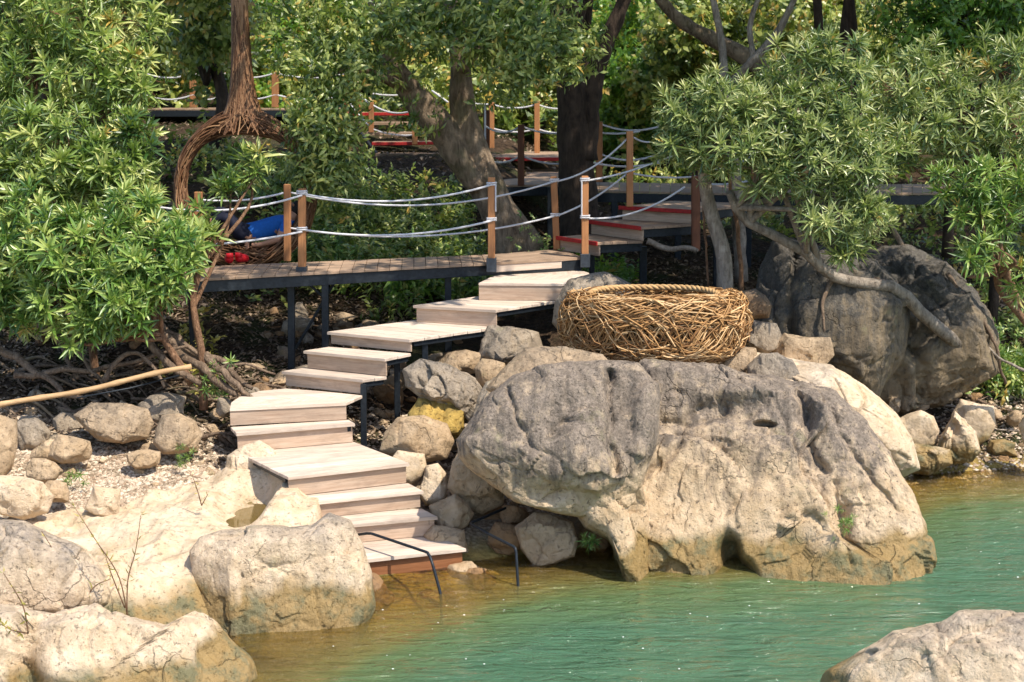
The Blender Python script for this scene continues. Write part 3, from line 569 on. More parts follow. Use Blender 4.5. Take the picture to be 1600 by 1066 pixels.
# ---------------------------------------------------------------- wooden staircase from the water up to the walkway
def q3(pts, z): return [PZ(u, v, z) for u, v in pts]
def boards(parent, poly4, z, n, mat, thick=.03, gap=.009, name='tread_plank', out=.025, side=.015):
    """planks filling a quad FL, FR, BR, BL, parallel to the front edge"""
    FL, FR, BR, BL = [np.array(p[:2]) for p in poly4]
    e = (FR - FL) / np.linalg.norm(FR - FL); dn = (BL - FL) / np.linalg.norm(BL - FL); dr = (BR - FR) / np.linalg.norm(BR - FR)
    FL = FL - e * side - dn * out; FR = FR + e * side - dr * out; BL = BL - e * side; BR = BR + e * side
    W = np.linalg.norm(((BL - FL) + (BR - FR)) / 2); g = gap / W / 2
    for i in range(n):
        a, b = i / n + (g if i else 0), (i + 1) / n - (g if i < n - 1 else 0)
        pl = [FL + (BL - FL) * a, FR + (BR - FR) * a, FR + (BR - FR) * b, FL + (BL - FL) * b]
        board_poly(parent, pl, z, thick, mat, name)
def board_poly(parent, pl, z, thick, mat, name):
    pl = np.array(pl)[:, :2]; c = pl.mean(0); d = pl[1] - pl[0]; a = math.atan2(d[1], d[0]); R = np.array([[math.cos(a), math.sin(a)], [-math.sin(a), math.cos(a)]])
    L = (pl - c) @ R.T; V, Fs = prism(L, -thick, 0)
    o = ob(name, mesh(name, V, Fs, mat, False), parent); jz = random.uniform(-.0015, .0015)
    o.location = Vector((c[0], c[1], z + jz)) - Vector(parent.location); o.rotation_euler = (0, 0, a); return o
def fan(parent, poly, z, n, mat, thick=.03):
    """planks clipped to any convex plan outline, parallel to its first edge"""
    p = np.array(poly)[:, :2]; e = (p[1] - p[0]) / np.linalg.norm(p[1] - p[0]); m = np.array([-e[1], e[0]])
    if ((p.mean(0) - p[0]) @ m) < 0: m = -m
    h = (p - p[0]) @ m; lo, hi = h.min() - .02, h.max()
    def clip(P, k, sgn):
        out = []
        for i in range(len(P)):
            a, b = P[i], P[(i + 1) % len(P)]; da, db = sgn * ((a - p[0]) @ m - k), sgn * ((b - p[0]) @ m - k)
            if da >= 0: out.append(a)
            if da * db < 0: out.append(a + (b - a) * da / (da - db))
        return out
    for i in range(n):
        a, b = lo + (hi - lo) * i / n + .003, lo + (hi - lo) * (i + 1) / n - .003
        q = clip(clip(list(p), a, 1), b, -1)
        if len(q) > 2: board_poly(parent, q, z, thick, mat, 'tread_plank')
def riser(parent, FL, FR, z0, z1, mat, n=1, name='riser_board'):
    a, b = np.array(FL[:2]), np.array(FR[:2]); e = (b - a) / np.linalg.norm(b - a); m = np.array([-e[1], e[0]]); m = m if m[1] > 0 else -m
    h = (z1 - z0) / n
    for i in range(n):
        zc = z0 + h * (i + .5); o = m * .022
        add_beam(name, (*(a + o), zc), (*(b + o), zc), .022, h - .004, mat, parent, bev=.002)
ST = thing('wooden_staircase', 'washed timber staircase turning up from the green water to the walkway, on black steel legs', 'staircase', tuple(PZ(560, 760, 0)))
TR = [(.17, [(535,877),(723,856),(678,837),(494,852)], 3), (.36, [(494,823),(679,806),(657,795),(471,808)], 2), (.53, [(470,785),(657,766),(636,755),(453,768)], 2),
      (.73, [(451,744),(635,723),(552,691),(370,704)], 6), (.93, [(371,676),(551,661),(543,656),(363,667)], 2), (1.11, None, 5), (1.27, [(445,580),(568,593),(602,588),(479,574)], 2),
      (1.46, [(479,548),(602,560),(640,552),(515,542)], 2), (1.60, [(516,518),(641,530),(772,511),(651,500)], 6), (1.79, [(650,477),(775,484),(866,470),(748,463)], 5), (1.99, None, 3)]
zp = -.12; fr_prev = None
for z, q, n in TR:
    if z == 1.11:
        poly = q3([(359,638),(541,629),(566,618),(500,611),(447,607),(405,611),(374,620),(361,629)], z); fan(ST, poly, z, n, M['wood']); FLR = poly[:2]
    elif z == 1.99:
        poly = q3([(748,442),(879,443),(906,439),(924,432),(920,426),(905,422),(773,430)], z); fan(ST, poly, z, n, M['wood']); FLR = poly[:2]
    else:
        Q = q3(q, z); boards(ST, Q, z, n, M['wood']); FLR = Q[:2]
    riser(ST, FLR[0], FLR[1], zp + .002, z - .032, M['wet' if z < .2 else 'wood_r'], 1)
    # steel frame under the tread
    if q:
        for s_, (i, j) in (('L', (0, 3)), ('R', (1, 2))):
            a, b = np.array(Q[i]), np.array(Q[j]); inn = (np.array(Q[1]) - np.array(Q[0])); inn /= np.linalg.norm(inn); inn = inn * (.06 if s_ == 'L' else -.03)
            a, b = a + inn, b + inn; dv = b - a; a = a + dv * .06; a[2] = b[2] = z - .06
            add_beam('bearer', a, b, .04, .055, M['steel'], ST)
    zp = z
def leg(parent, u, vt, vb, y=None, z=None, w_=.06, name='support_leg'):
    t_ = PZ(u, vt, z) if z is not None else PY(u, vt, y); b = PY(u, vb, t_[1]); b[2] = min(b[2], gz(b[0], b[1]) ) - .15
    return add_beam(name, t_, b, w_, w_, M['steel'], parent, up=(0, 1, 0))
leg(ST, 568, 600, 697, z=1.22); leg(ST, 373, 707, 735, z=.68); leg(ST, 461, 772, 832, z=.5, w_=.05)
leg(ST, 664, 532, 570, z=1.55); leg(ST, 470, 762, 830, z=.5, w_=.03); leg(ST, 620, 533, 600, y=14.5)
leg(ST, 772, 487, 520, z=1.74)
a, b = PZ(374, 709, .68), PZ(449, 749, .68); add_beam('side_rail', a, b, .04, .06, M['steel'], ST)
a, b = PZ(369, 702, .71), PZ(449, 743, .71); 
add_beam('side_board', np.array(a) + [0, -.012, -.02], np.array(b) + [0, -.012, -.02], .02, .05, M['deck'], ST)
# ---------------------------------------------------------------- handrails at the water
def rail(label, pts, r=.013):
    P = np.array(pts); c = P[-1].copy(); mb = MB(); Q = []
    for i in range(len(P)):
        if 0 < i < len(P) - 1:
            for k in np.linspace(-1, 1, 5): d = (P[i + 1] - P[i]) if k > 0 else (P[i] - P[i - 1]); Q.append(P[i] + d / np.linalg.norm(d) * .035 * k + ((P[i - 1] + P[i + 1]) / 2 - P[i]) * .04 * (1 - k * k))
        else: Q.append(P[i])
    mb.tube(np.array(Q) - c, r, 8); return ob('handrail', mb.build('handrail', M['steel']), None, c, label=label, category='handrail')
yl = PZ(690, 928, 0)[1]; b = PY(690, 932, yl); b[2] = -.5
rail('thin bent black handrail in front of the lowest tread, foot in the water', [PY(556, 836, yl + .75), PY(578, 833, yl + .65), PY(670, 864, yl + .15), PY(676, 882, yl + .08), PY(689, 930, yl), b])
b = PY(810, 930, 11.4); b[2] = -.5
rail('thin bent black handrail on the boulder side, vertical leg in the water', [PY(790, 794, 12.4), PY(734, 818, 12.1), PY(770, 838, 11.75), PY(806, 856, 11.42), PY(810, 925, 11.38), b])
# ---------------------------------------------------------------- the main walkway
DZ = 2.15
def deck_path(parent, F0, F1, B0, B1, z, pw, mat, name='plank', edge=None):
    F0, F1, B0, B1 = [np.array(p[:2]) for p in (F0, F1, B0, B1)]; L = np.linalg.norm(F1 - F0); n = max(1, int(round(L / pw))); g = .006 / L
    for i in range(n):
        a, b = i / n + g / 2, (i + 1) / n - g / 2; j = random.uniform(-.008, .008)
        nrm = (F0 - B0); nrm = nrm / np.linalg.norm(nrm) * j
        board_poly(parent, [F0 + (F1 - F0) * a + nrm, F0 + (F1 - F0) * b + nrm, B0 + (B1 - B0) * b, B0 + (B1 - B0) * a][::-1], z, .03, mat, name)
WK = thing('boardwalk', 'long low timber walkway crossing behind the steps with white rope rails', 'boardwalk', tuple(PZ(620, 420, 0)))
F1, B1 = PZ(908, 402, DZ), PZ(876, 389, DZ); Fm, Bm = PZ(776, 410, DZ), PZ(770, 397.5, DZ); F0 = PZ(262, 438, DZ); B0 = PZ(288, 417.5, DZ)
F00, B00 = F0 + (F0 - Fm) * .35, B0 + (B0 - Bm) * .35
deck_path(WK, F00, Fm, B00, Bm, DZ, .145, M['deck'])
Q = [Fm, F1, B1, Bm]; boards(WK, Q, DZ, 5, M['deck'], out=.0, name='plank')
add_beam('edge_beam', np.array([*F00[:2], DZ - .095]) + [0, .03, 0], np.array([*F1[:2], DZ - .095]) + [0, .03, 0], .05, .12, M['steel'], WK)
add_beam('edge_beam', np.array([*B00[:2], DZ - .095]), np.array([*B1[:2], DZ - .095]), .05, .12, M['steel'], WK)
riser(WK, Fm, F1, 2.03, DZ - .032, M['wood'])
G_POST = 'timber posts of the walkway rope rails'
for u, yy in ((455, F0[1] + .55), (508, F0[1] + .55)):
    leg(WK, u, 430, 570, y=yy + 0.2, w_=.075)
leg(WK, 700, 416, 470, y=16.3, w_=.075); leg(WK, 300, 436, 500, y=15.3, w_=.075)
add_beam('brace', PY(470, 433, 15.7), PY(512, 470, 15.75), .03, .03, M['steel'], WK); add_beam('brace', PY(528, 432, 15.7), PY(462, 545, 15.75), .03, .03, M['steel'], WK)
def post(parent, u, vt, vb, y, w_=.082, mat='post', bracket=False, lean=0):
    a, b = PY(u + lean, vb, y), PY(u, vt, y); b[1] = a[1]
    o = add_beam('post', a, b, w_, w_, M[mat], parent, up=(0, 1, 0), bev=.006)
    if bracket:
        c = a.copy(); c[1] -= .012; d = c.copy(); d[2] += .09; c[2] -= .07
        k = add_beam('bracket', c, d, w_ + .035, w_ + .03, M['bracket'], parent, up=(0, 1, 0))
    # rounded top knob is a plain chamfer
    return o
def yd(u, v, z=DZ): return float(PZ(u, v, z)[1])
yA, yB, yC = yd(472, 423) - .03, yd(768, 411) - .03, yd(913, 402) - .03
post(WK, 472, 295, 429, yA, bracket=True); post(WK, 768, 277, 415, yB, bracket=True); post(WK, 914, 275, 408, yC, bracket=True)
yE, yD = yd(449, 410), yd(868, 391)
post(WK, 449, 288, 408, yE, w_=.078); post(WK, 865, 276, 390, yD, lean=5); post(WK, 310, 300, 418, yd(300, 417)); post(WK, 236, 312, 441, yd(238, 440) , bracket=True)
def rope(parent, a, b, sag, r=.0125, name='rope'):
    A, B = PY(*a), PY(*b); n = 18; P = np.array([A + (B - A) * t_ - np.array([0, 0, sag * 4 * t_ * (1 - t_)]) for t_ in np.linspace(0, 1, n)])
    mb = MB(); P = P - np.array(parent.location)
    L = np.linalg.norm(B - A)
    mb.tube(P, r, 6); return ob(name, mb.build(name, M['rope']), parent)
rope(WK, (472, 303, yA - .045), (768, 289, yB - .045), .13); rope(WK, (472, 359, yA - .045), (768, 345, yB - .045), .11)
rope(WK, (449, 300, yE), (865, 284, yD - .045), .22); rope(WK, (449, 356, yE), (866, 338, yD - .045), .17)
rope(WK, (472, 305, yA - .045), (236, 322, yd(238, 440)), .10); rope(WK, (472, 362, yA - .045), (236, 384, yd(238, 440)), .05)
rope(WK, (449, 300, yE), (310, 312, yd(300, 417)), .05)
for (u, v0, v1, yy) in ((909, 282, 342, yC - .048), (774.5, 290, 331, yB - .048)): rope(WK, (u, v0, yy), (u, v1, yy), 0, .010)
# knotted rope collars on the posts
def collar(parent, u, v, y, w_=.09):
    c = PY(u, v, y) - np.array(parent.location); an = np.linspace(0, 2 * math.pi, 17); h = w_ / 2 + .006
    mb = MB()
    for k in range(2):
        P = np.stack([np.clip(np.cos(an) * 1.35, -1, 1) * h, np.clip(np.sin(an) * 1.35, -1, 1) * h, an * .002 + k * .022], -1) + c; mb.tube(P, .010, 5)
    return ob('rope_collar', mb.build('rope_collar', M['rope']), parent)
for u, v, yy in ((472, 303, yA), (472, 360, yA), (768, 290, yB), (768, 345, yB), (914, 283, yC), (914, 341, yC), (866, 284, yD), (867, 338, yD)): collar(WK, u, v, yy)
# ---------------------------------------------------------------- short red-nosed flight up to the right
FL = thing('side_steps', 'short red-nosed timber flight climbing right from the walkway', 'staircase', tuple(PZ(980, 380, 0)))
R = [(2.32, [(873,370),(935,379),(1003,376),(926,366)], 3), (2.49, [(923,345),(1003,355),(1083,350),(972,343)], 4), (2.66, [(972,323),(1080,329),(1185,318),(1050,314)], 4)]
zp = 2.15
for z, q, n in R:
    Q = q3(q, z); boards(FL, Q, z, n, M['deck']); riser(FL, Q[0], Q[1], zp + .002, z - .032, M['wood_r'])
    e = np.array(Q[1]) - np.array(Q[0]); e /= np.linalg.norm(e); m = np.array([e[1], -e[0], 0]); m = m if m[1] < 0 else -m
    add_beam('nosing', np.array(Q[0]) + m * .034 - e * .03 + [0, 0, -.012], np.array(Q[1]) + m * .034 + e * .02 + [0, 0, -.012], .02, .05, M['red'], FL, label='red painted nosing strip')
    a, b = np.array(Q[1]), np.array(Q[2]); a[2] = b[2] = z - .085; a = a + [0, .05, 0]; b = b + [0, .05, 0]; add_beam('bearer', a, b, .04, .10, M['steel'], FL)
    zp = z
leg(FL, 1005, 385, 455, y=17.8, w_=.09); leg(FL, 925, 388, 440, y=17.4, w_=.07); leg(FL, 1120, 345, 450, y=18.2, w_=.08)
y3 = yd(985, 324, 2.66); post(FL, 984, 205, 323, y3); y4 = yd(1085, 328, 2.66) + .1; post(FL, 1087, 275, 392, y4 - .35, w_=.10, mat='post_d')
rope(FL, (866, 284, yD - .045), (980, 217, y3), .10); rope(FL, (868, 338, yD - .045), (980, 271, y3), .06)
rope(FL, (914, 283, yC - .045), (1030, 251, y3), .03); rope(FL, (914, 341, yC - .045), (1070, 292, y4 - .4), .12)
rope(FL, (1030, 251, y3), (1087, 228, y4), .01)
rope(FL, (990, 215, y3), (1015, 222, y3 + .6), .02); rope(FL, (988, 271, y3), (1087, 276, y4 - .35), .03)
# ---------------------------------------------------------------- upper walkway across the back
UP = thing('upper_walkway', 'upper timber walkway passing behind the dark trunk towards the right trees', 'boardwalk', tuple(PZ(1000, 300, 0)))
UZ = 2.68
Fa_, Fb_, Fc_ = PZ(905, 297, UZ), PZ(1195, 303, UZ), PZ(1700, 300, UZ)
Ba_, Bb_, Bc_ = PZ(905, 284, UZ), PZ(1195, 289, UZ), PZ(1700, 286, UZ)
deck_path(UP, Fa_, Fb_, Ba_, Bb_, UZ, .15, M['deck']); deck_path(UP, Fb_, Fc_, Bb_, Bc_, UZ, .15, M['deck'])
add_beam('edge_beam', [*Fa_[:2], UZ - .1], [*Fb_[:2], UZ - .1], .06, .13, M['steel'], UP); add_beam('edge_beam', [*Fb_[:2], UZ - .1], [*Fc_[:2], UZ - .1], .06, .13, M['steel'], UP)
LQ = q3([(752, 291), (907, 289), (900, 265), (758, 265)], UZ - .01); boards(UP, LQ, UZ, 5, M['deck'], out=0, name='plank')
add_beam('edge_beam', [*LQ[0][:2], UZ - .1], [*LQ[1][:2], UZ - .1], .06, .13, M['steel'], UP)
HQ = q3([(745, 246), (905, 246), (900, 237), (745, 237)], 2.93); boards(UP, HQ, 2.93, 4, M['deck'], out=0, name='plank')
add_beam('nosing', np.array(HQ[0]) + [0, -.03, -.03], np.array(HQ[1]) + [0, -.03, -.03], .02, .06, M['red'], UP, label='dark red painted edge board')
def gpost(parent, u, vt, vb, y, **k): return post(parent, u, vt, vb, y, **k)
for u, vt, vb, y, mt in ((936, 190, 284, 21.4, 'post'), (814, 195, 290, yd(814, 289, UZ), 'post_d'), (768, 160, 240, 26.2, 'post'), (839, 158, 240, 26.2, 'post'), (760, 172, 289, 21.5, 'post_d'), (1180, 232, 303, 19.8, 'post')):
    gpost(UP, u, vt, vb, y, w_=.10, mat=mt)
yq = yd(814, 289, UZ)
for a, b, s in (((768, 163, 26.2), (839, 163, 26.2), .07), ((839, 163, 26.2), (900, 165, 26.2), .07), ((768, 200, 26.2), (839, 201, 26.2), .07), ((839, 201, 26.2), (900, 203, 26.2), .07),
  ((757, 196, 21.4), (814, 197, yq), .10), ((814, 197, yq), (905, 203, yq), .08), ((757, 248, 21.4), (814, 243, yq), .08), ((814, 243, yq), (905, 252, yq), .08), ((758, 164, 21.4), (758, 236, 21.4), 0),
  ((905, 205, 21.4), (936, 195, 21.4), .03), ((936, 193, 21.4), (1050, 190, 21.6), .12), ((905, 200, 21.4), (1000, 205, 21.4), .06), ((905, 250, 21.4), (936, 240, 21.4), .03), ((936, 240, 21.4), (1030, 240, 21.6), .10), ((925, 254, 21.2), (1030, 254, 21.2), .06), ((700, 150, 26), (768, 163, 26.2), .05),
  ((1087, 262, 19.8), (1180, 240, 19.8), .10), ((1087, 285, 19.8), (1180, 280, 19.8), .05)):
    rope(UP, a, b, s, .016)
for u in (960, 1060, 1170): leg(UP, u, 304, 360, y=20.3, w_=.09)
for u in (780, 860): leg(UP, u, 292, 360, y=21.3, w_=.09)
# ---------------------------------------------------------------- upper-left flight with red edges and deck beyond
UL = thing('upper_steps', 'far flight of thin open treads with red edges climbing left behind the leaning tree', 'staircase', tuple(PY(640, 240, 25)))
for i, (z, u0, u1, v, y, red) in enumerate(((2.95, 588, 700, 240, 24.6, 0), (3.12, 583, 690, 222, 25.0, 1), (3.30, 575, 680, 207, 25.4, 0), (3.48, 550, 668, 191, 25.8, 0), (3.68, 535, 655, 176, 26.2, 1))):
    a, b = PY(u0, v, y), PY(u1, v, y); a[2] = b[2] = z = (a[2] + b[2]) / 2
    pl = [a, b, b + [0, .36, 0], a + [0, .36, 0]]; boards(UL, pl, z, 2, M['deck'], thick=.05)
    if red: add_beam('nosing', a + [-.02, -.045, -.03], b + [.02, -.045, -.02], .02, .055, M['red'], UL, label='red painted tread edge')
sa, sb = PY(705, 243, 24.7), PY(655, 178, 26.4); add_beam('stringer', sa, sb, .05, .12, M['steel'], UL)
sa, sb = PY(588, 243, 24.7), PY(538, 178, 26.4); add_beam('stringer', sa, sb, .05, .12, M['steel'], UL)
for u, vt, vb, y in ((580, 160, 207, 25.4), (648, 190, 226, 24.9), (540, 150, 178, 26.2), (563, 152, 178, 26.6)): post(UL, u, vt, vb, y, w_=.09)
for a, b, s in (((540, 152, 26.2), (582, 203, 25.4), .03), ((563, 148, 26.6), (580, 163, 25.4), .02), ((580, 163, 25.4), (648, 172, 24.9), .10), ((582, 202, 25.4), (670, 207, 24.9), .08), ((580, 146, 26.6), (640, 147, 26.6), .03), ((675, 142, 26), (700, 160, 25.6), .0)): rope(UL, a, b, s, .017)
leg(UL, 600, 241, 300, y=24.9, w_=.09); leg(UL, 690, 241, 300, y=24.9, w_=.09)
UD = thing('upper_deck', 'far upper deck with rope rail seen behind the hanging ring', 'boardwalk', tuple(PY(380, 170, 29)))
ZU = float(PY(380, 170, 29)[2])
deck_path(UD, PY(215, 171, 29), PY(545, 171, 29), PY(215, 171, 29) + [0, 1.4, 0], PY(545, 171, 29) + [0, 1.4, 0], ZU, .16, M['deck'])
add_beam('edge_beam', [*PY(215, 171, 29)[:2], ZU - .1], [*PY(545, 171, 29)[:2], ZU - .1], .06, .12, M['steel'], UD)
for u in (347, 302, 430): post(UD, u, 113, 168, 29.1, w_=.13)
for v in (114, 148):
    for a, b in ((347, 302), (430, 347), (545, 430), (302, 225)): rope(UD, (a, v, 29.05), (b, v, 29.05), .10, .018)
leg(UD, 312, 172, 230, y=29.5, w_=.14); leg(UD, 232, 172, 230, y=29.5, w_=.10); leg(UD, 480, 172, 230, y=29.5, w_=.10)
# ---------------------------------------------------------------- twig weaving
def twist_rope(parent, P, r, name, mat, turns):
    P = np.asarray(P); n = len(P); T = np.gradient(P, axis=0); T /= np.linalg.norm(T, axis=1)[:, None]; A = np.cross(T, [0, 0, 1.]); A /= np.linalg.norm(A, axis=1)[:, None] + 1e-9; B = np.cross(T, A)
    for k in range(3):
        an = np.linspace(0, turns * 2 * math.pi, n) + k * 2.094; mb = MB(); mb.tube(P + (np.cos(an)[:, None] * A + np.sin(an)[:, None] * B) * r * .55, r * .62, 6, cap=False)
        ob(name, mb.build(name, mat), parent)
NEST = thing('woven_nest', 'big oval basket nest woven of golden rattan twigs with a rope rim', 'nest', tuple(PY(1022, 566, 13.75)))
nc = PY(1022, 510, 13.85) - np.array(NEST.location); ax, ay, az = .925, .72, .36
def nest_pt(th, ph, k=1.0):
    # ph -1.2 (under) .. 1.0 (inner rim)
    c = np.sign(np.cos(ph)) * np.abs(np.cos(ph)) ** np.where(ph > 0, .66, .85); s = np.sign(np.sin(ph)) * np.abs(np.sin(ph)) ** .8
    q = np.where(ph > 0, .26, .30); rr = (1 - q) + q * c
    sh = np.where(s < 0, 1 - .16 * s * s, 1)
    return np.stack([ax * rr * np.cos(th) * k * sh, ay * rr * np.sin(th) * k * sh, az * s * (1 + (k - 1) * .8) - .035 * np.sin(th) * (ph > 0)], -1) + nc
r = np.random.default_rng(5); stuff = MB()
for i in range(1500):
    vis = r.random() < .62
    th0 = r.uniform(math.pi * 1.0, math.pi * 2) if vis else r.uniform(0, math.pi); ph0 = r.uniform(-1.35, 1.25); L = r.uniform(.25, .75)
    d = r.choice([-1, 1]); sl = r.normal(0, .75); n = 9; t_ = np.linspace(-1, 1, n); bow = r.normal(0, .28)
    th = th0 + d * t_ * L * .62; ph = ph0 + t_ * sl * L + bow * (1 - t_ * t_); ph = np.clip(ph, -1.5, 1.45)
    lay = r.uniform(.90, 1.035) if i > 200 else r.uniform(.86, .93); P = nest_pt(th, ph, lay * (1 + .025 * np.sin(t_ * r.uniform(2, 7) + r.uniform(0, 6))))
    rad = r.uniform(.0045, .0088)
    if vis and i > 200 and i < 680:
        mb = MB(); mb.tube(P, rad * np.linspace(1.1, .7, n), 5, cap=False); ob('twig', mb.build('twig', M['twig']), NEST) if i < 500 else stuff.tube(P, rad, 5, r.random(), cap=False)
    else: stuff.tube(P, rad, 4, r.random(), cap=False)
ob('twig_weave', stuff.build('twig_weave', M['twig']), NEST, kind='stuff')
th = np.linspace(0, 2 * math.pi, 161); P = np.stack([ax * .72 * np.cos(th), ay * .74 * np.sin(th), az * (.80 + .11 * np.sin(th) + .03 * np.sin(3 * th))], -1) + nc
twist_rope(NEST, P, .030, 'rim_strand', M['straw'], 22)
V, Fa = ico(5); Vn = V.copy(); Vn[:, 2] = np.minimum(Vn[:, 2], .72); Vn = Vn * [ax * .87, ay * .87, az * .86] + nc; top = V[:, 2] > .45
Vn[:, 2] = np.where(top, nc[2] + az * .3 - (1 - np.hypot(V[:, 0], V[:, 1])) * .25, Vn[:, 2]); ob('light_block_bowl', mesh('light_block_bowl', Vn, Fa, M['inner']), NEST)  # dark inner bowl of the basket, added to block light through the twigs
NS = thing('nest_stand', 'low dark metal stand under the woven nest', 'stand', tuple(PY(1080, 572, 13.6)))
for a, b in (((1010, 566, 13.5), (1128, 566, 13.5)), ((1010, 564, 14.1), (1128, 564, 14.1)), ((1012, 566, 13.5), (1012, 563, 14.1)), ((1124, 566, 13.5), (1124, 563, 14.1))): add_beam('rail', PY(*a), PY(*b), .04, .035, M['steel'], NS)
for u in (1014, 1122):
    for y in (13.5, 14.1): a = PY(u, 566, y); b = a.copy(); b[2] -= .22; add_beam('foot', a, b, .04, .04, M['steel'], NS, up=(0, 1, 0))
# ---------------------------------------------------------------- hanging ring nest, left
RN = thing('hanging_nest', 'tall brown ring nest of woven twigs hanging from the trees, someone lying in it', 'nest', tuple(PY(385, 402, 17.3)))
rc = PY(384, 296, 17.3) - np.array(RN.location); RR_ = .80; stuff = MB()
def ringp(a, off, dep):
    # a: angle, 0 at bottom
    wdt = .10;  tall = .085 + .10 * np.clip(np.cos(a), 0, 1) ** 2 + .10 * np.clip(-np.cos(a), 0, 1) ** 6
    dpt = .13 + .35 * np.clip(np.cos(a), 0, 1) ** 1.2
    Rr = RR_ * (1 + off * tall); return np.stack([Rr * np.sin(a), dep * dpt, -Rr * np.cos(a) * 1.03], -1) + rc
r = np.random.default_rng(9); cnt = 0
for i in range(800):
    a0 = r.uniform(0, 2 * math.pi); L = r.uniform(.35, 1.1); n = 12; t_ = np.linspace(-1, 1, n); p0 = r.uniform(0, 6.28); pt = r.uniform(-1.2, 1.2)
    an = p0 + t_ * pt; k = r.uniform(.8, 1.08); P = ringp(a0 + t_ * L * .6, np.cos(an) * k + .05 * np.sin(t_ * 5), np.sin(an) * k)
    rad = r.uniform(.006, .012)
    if i % 3 == 0: mb = MB(); mb.tube(P, rad, 5, cap=False); ob('twig', mb.build('twig', M['twig_d']), RN)
    else: stuff.tube(P, rad, 4, r.random(), cap=False)
top = PY(383, 40, 17.3) - np.array(RN.location); neck = rc + [0, 0, RR_ * .95]
for i in range(330):
    # the woven cone that gathers up into the hanging neck
    x0 = r.uniform(-1, 1); n = 12; t_ = np.linspace(0, 1, n); a1 = r.uniform(0, 6.28); sw = r.normal(0, 1.6); hgt = r.uniform(.35, 1.25); h0 = r.uniform(0, .25)
    hh_ = h0 + t_ * hgt; hh_ = np.clip(hh_, 0, 1.45); wd = .085 + .13 * np.exp(-hh_ / .55) + .24 * np.exp(-hh_ / .13); an = a1 + sw * t_
    P = np.stack([neck[0] + wd * np.cos(an), neck[1] + (.5 * wd + .03) * np.sin(an), neck[2] - .10 * np.clip(wd / .4, 0, 1) ** 2 + hh_], -1); stuff.tube(P, r.uniform(.005, .010), 4, r.random(), cap=False)
for i in range(90):
    t_ = np.linspace(0, 1, 10); a1 = r.uniform(0, 6.28); an = a1 + r.normal(0, 1.5) * t_; P = np.stack([neck[0] + .095 * np.cos(an), neck[1] + .07 * np.sin(an), neck[2] + .8 + t_ * 2.2], -1); stuff.tube(P, .008, 4, cap=False)
ob('twig_weave', stuff.build('twig_weave', M['twig_d']), RN, kind='stuff')
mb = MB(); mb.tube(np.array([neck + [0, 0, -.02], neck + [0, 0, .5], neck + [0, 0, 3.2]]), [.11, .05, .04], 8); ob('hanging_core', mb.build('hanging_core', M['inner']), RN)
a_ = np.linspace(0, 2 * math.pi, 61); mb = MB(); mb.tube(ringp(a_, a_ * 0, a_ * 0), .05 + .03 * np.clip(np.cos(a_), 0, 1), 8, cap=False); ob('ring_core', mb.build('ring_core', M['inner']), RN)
# ---------------------------------------------------------------- person lying in the ring
PYV = 17.25
J = dict(pelvis=(382, 366, 0, .15), waist=(402, 362, 0, .135), chest=(432, 354, 0, .155), shoulder=(449, 349, 0, .13), neck=(458, 340, 0, .055), head=(464, 329, 0, .09),
  hipl=(374, 364, -.10, .11), kneel=(352, 338, -.12, .075), anklel=(330, 346, -.12, .045), toel=(322, 338, -.12, .04),
  hipr=(374, 362, .12, .11), kneer=(345, 327, .12, .075), ankler=(322, 342, .14, .045), toer=(313, 334, .14, .04),
  shl=(446, 352, -.17, .07), elbl=(436, 375, -.26, .045), wrl=(405, 383, -.25, .032), hdl=(392, 383, -.25, .03), shr=(448, 346, .18, .07), elbr=(462, 338, .30, .045), wrr=(458, 322, .22, .035), hdr=(456, 318, .16, .032))
E_ = [('pelvis', 'waist'), ('waist', 'chest'), ('chest', 'shoulder'), ('shoulder', 'neck'), ('neck', 'head'), ('pelvis', 'hipl'), ('hipl', 'kneel'), ('kneel', 'anklel'), ('anklel', 'toel'), ('pelvis', 'hipr'), ('hipr', 'kneer'), ('kneer', 'ankler'), ('ankler', 'toer'),
  ('shoulder', 'shl'), ('shl', 'elbl'), ('elbl', 'wrl'), ('wrl', 'hdl'), ('shoulder', 'shr'), ('shr', 'elbr'), ('elbr', 'wrr'), ('wrr', 'hdr')]
nm = list(J); PT = {k: PY(J[k][0], J[k][1], PYV + J[k][2]) for k in nm}
PER = thing('person', 'person in a blue shirt and dark trousers lying back in the ring nest, knees raised', 'person', tuple(PT['pelvis']))
me = bpy.data.meshes.new('body'); base_ = PT['pelvis']
me.from_pydata([tuple(PT[k] - base_) for k in nm], [(nm.index(a), nm.index(b)) for a, b in E_], [])
tmp = bpy.data.objects.new('body_tmp', me); COL.objects.link(tmp); md = tmp.modifiers.new('s', 'SKIN'); sb_ = tmp.modifiers.new('u', 'SUBSURF'); sb_.levels = 2; sb_.render_levels = 2
for i, k in enumerate(nm): me.skin_vertices[0].data[i].radius = (J[k][3], J[k][3]); me.skin_vertices[0].data[i].use_root = (i == 0)
bpy.context.view_layer.update(); bm_ = bpy.data.meshes.new_from_object(tmp.evaluated_get(bpy.context.evaluated_depsgraph_get())); bpy.data.objects.remove(tmp); bm_.name = 'body'
bm_.materials.clear(); [bm_.materials.append(M[k]) for k in ('skin', 'shirt', 'navy')]
REG = {('waist', 'chest'): 1, ('chest', 'shoulder'): 1, ('shoulder', 'shl'): 1, ('shoulder', 'shr'): 1, ('pelvis', 'waist'): 1, ('pelvis', 'hipl'): 2, ('pelvis', 'hipr'): 2, ('hipl', 'kneel'): 2, ('hipr', 'kneer'): 2, ('kneel', 'anklel'): 2, ('kneer', 'ankler'): 2}
segs = [(PT[a] - base_, PT[b] - base_, REG.get((a, b), 0), (a, b)) for a, b in E_]
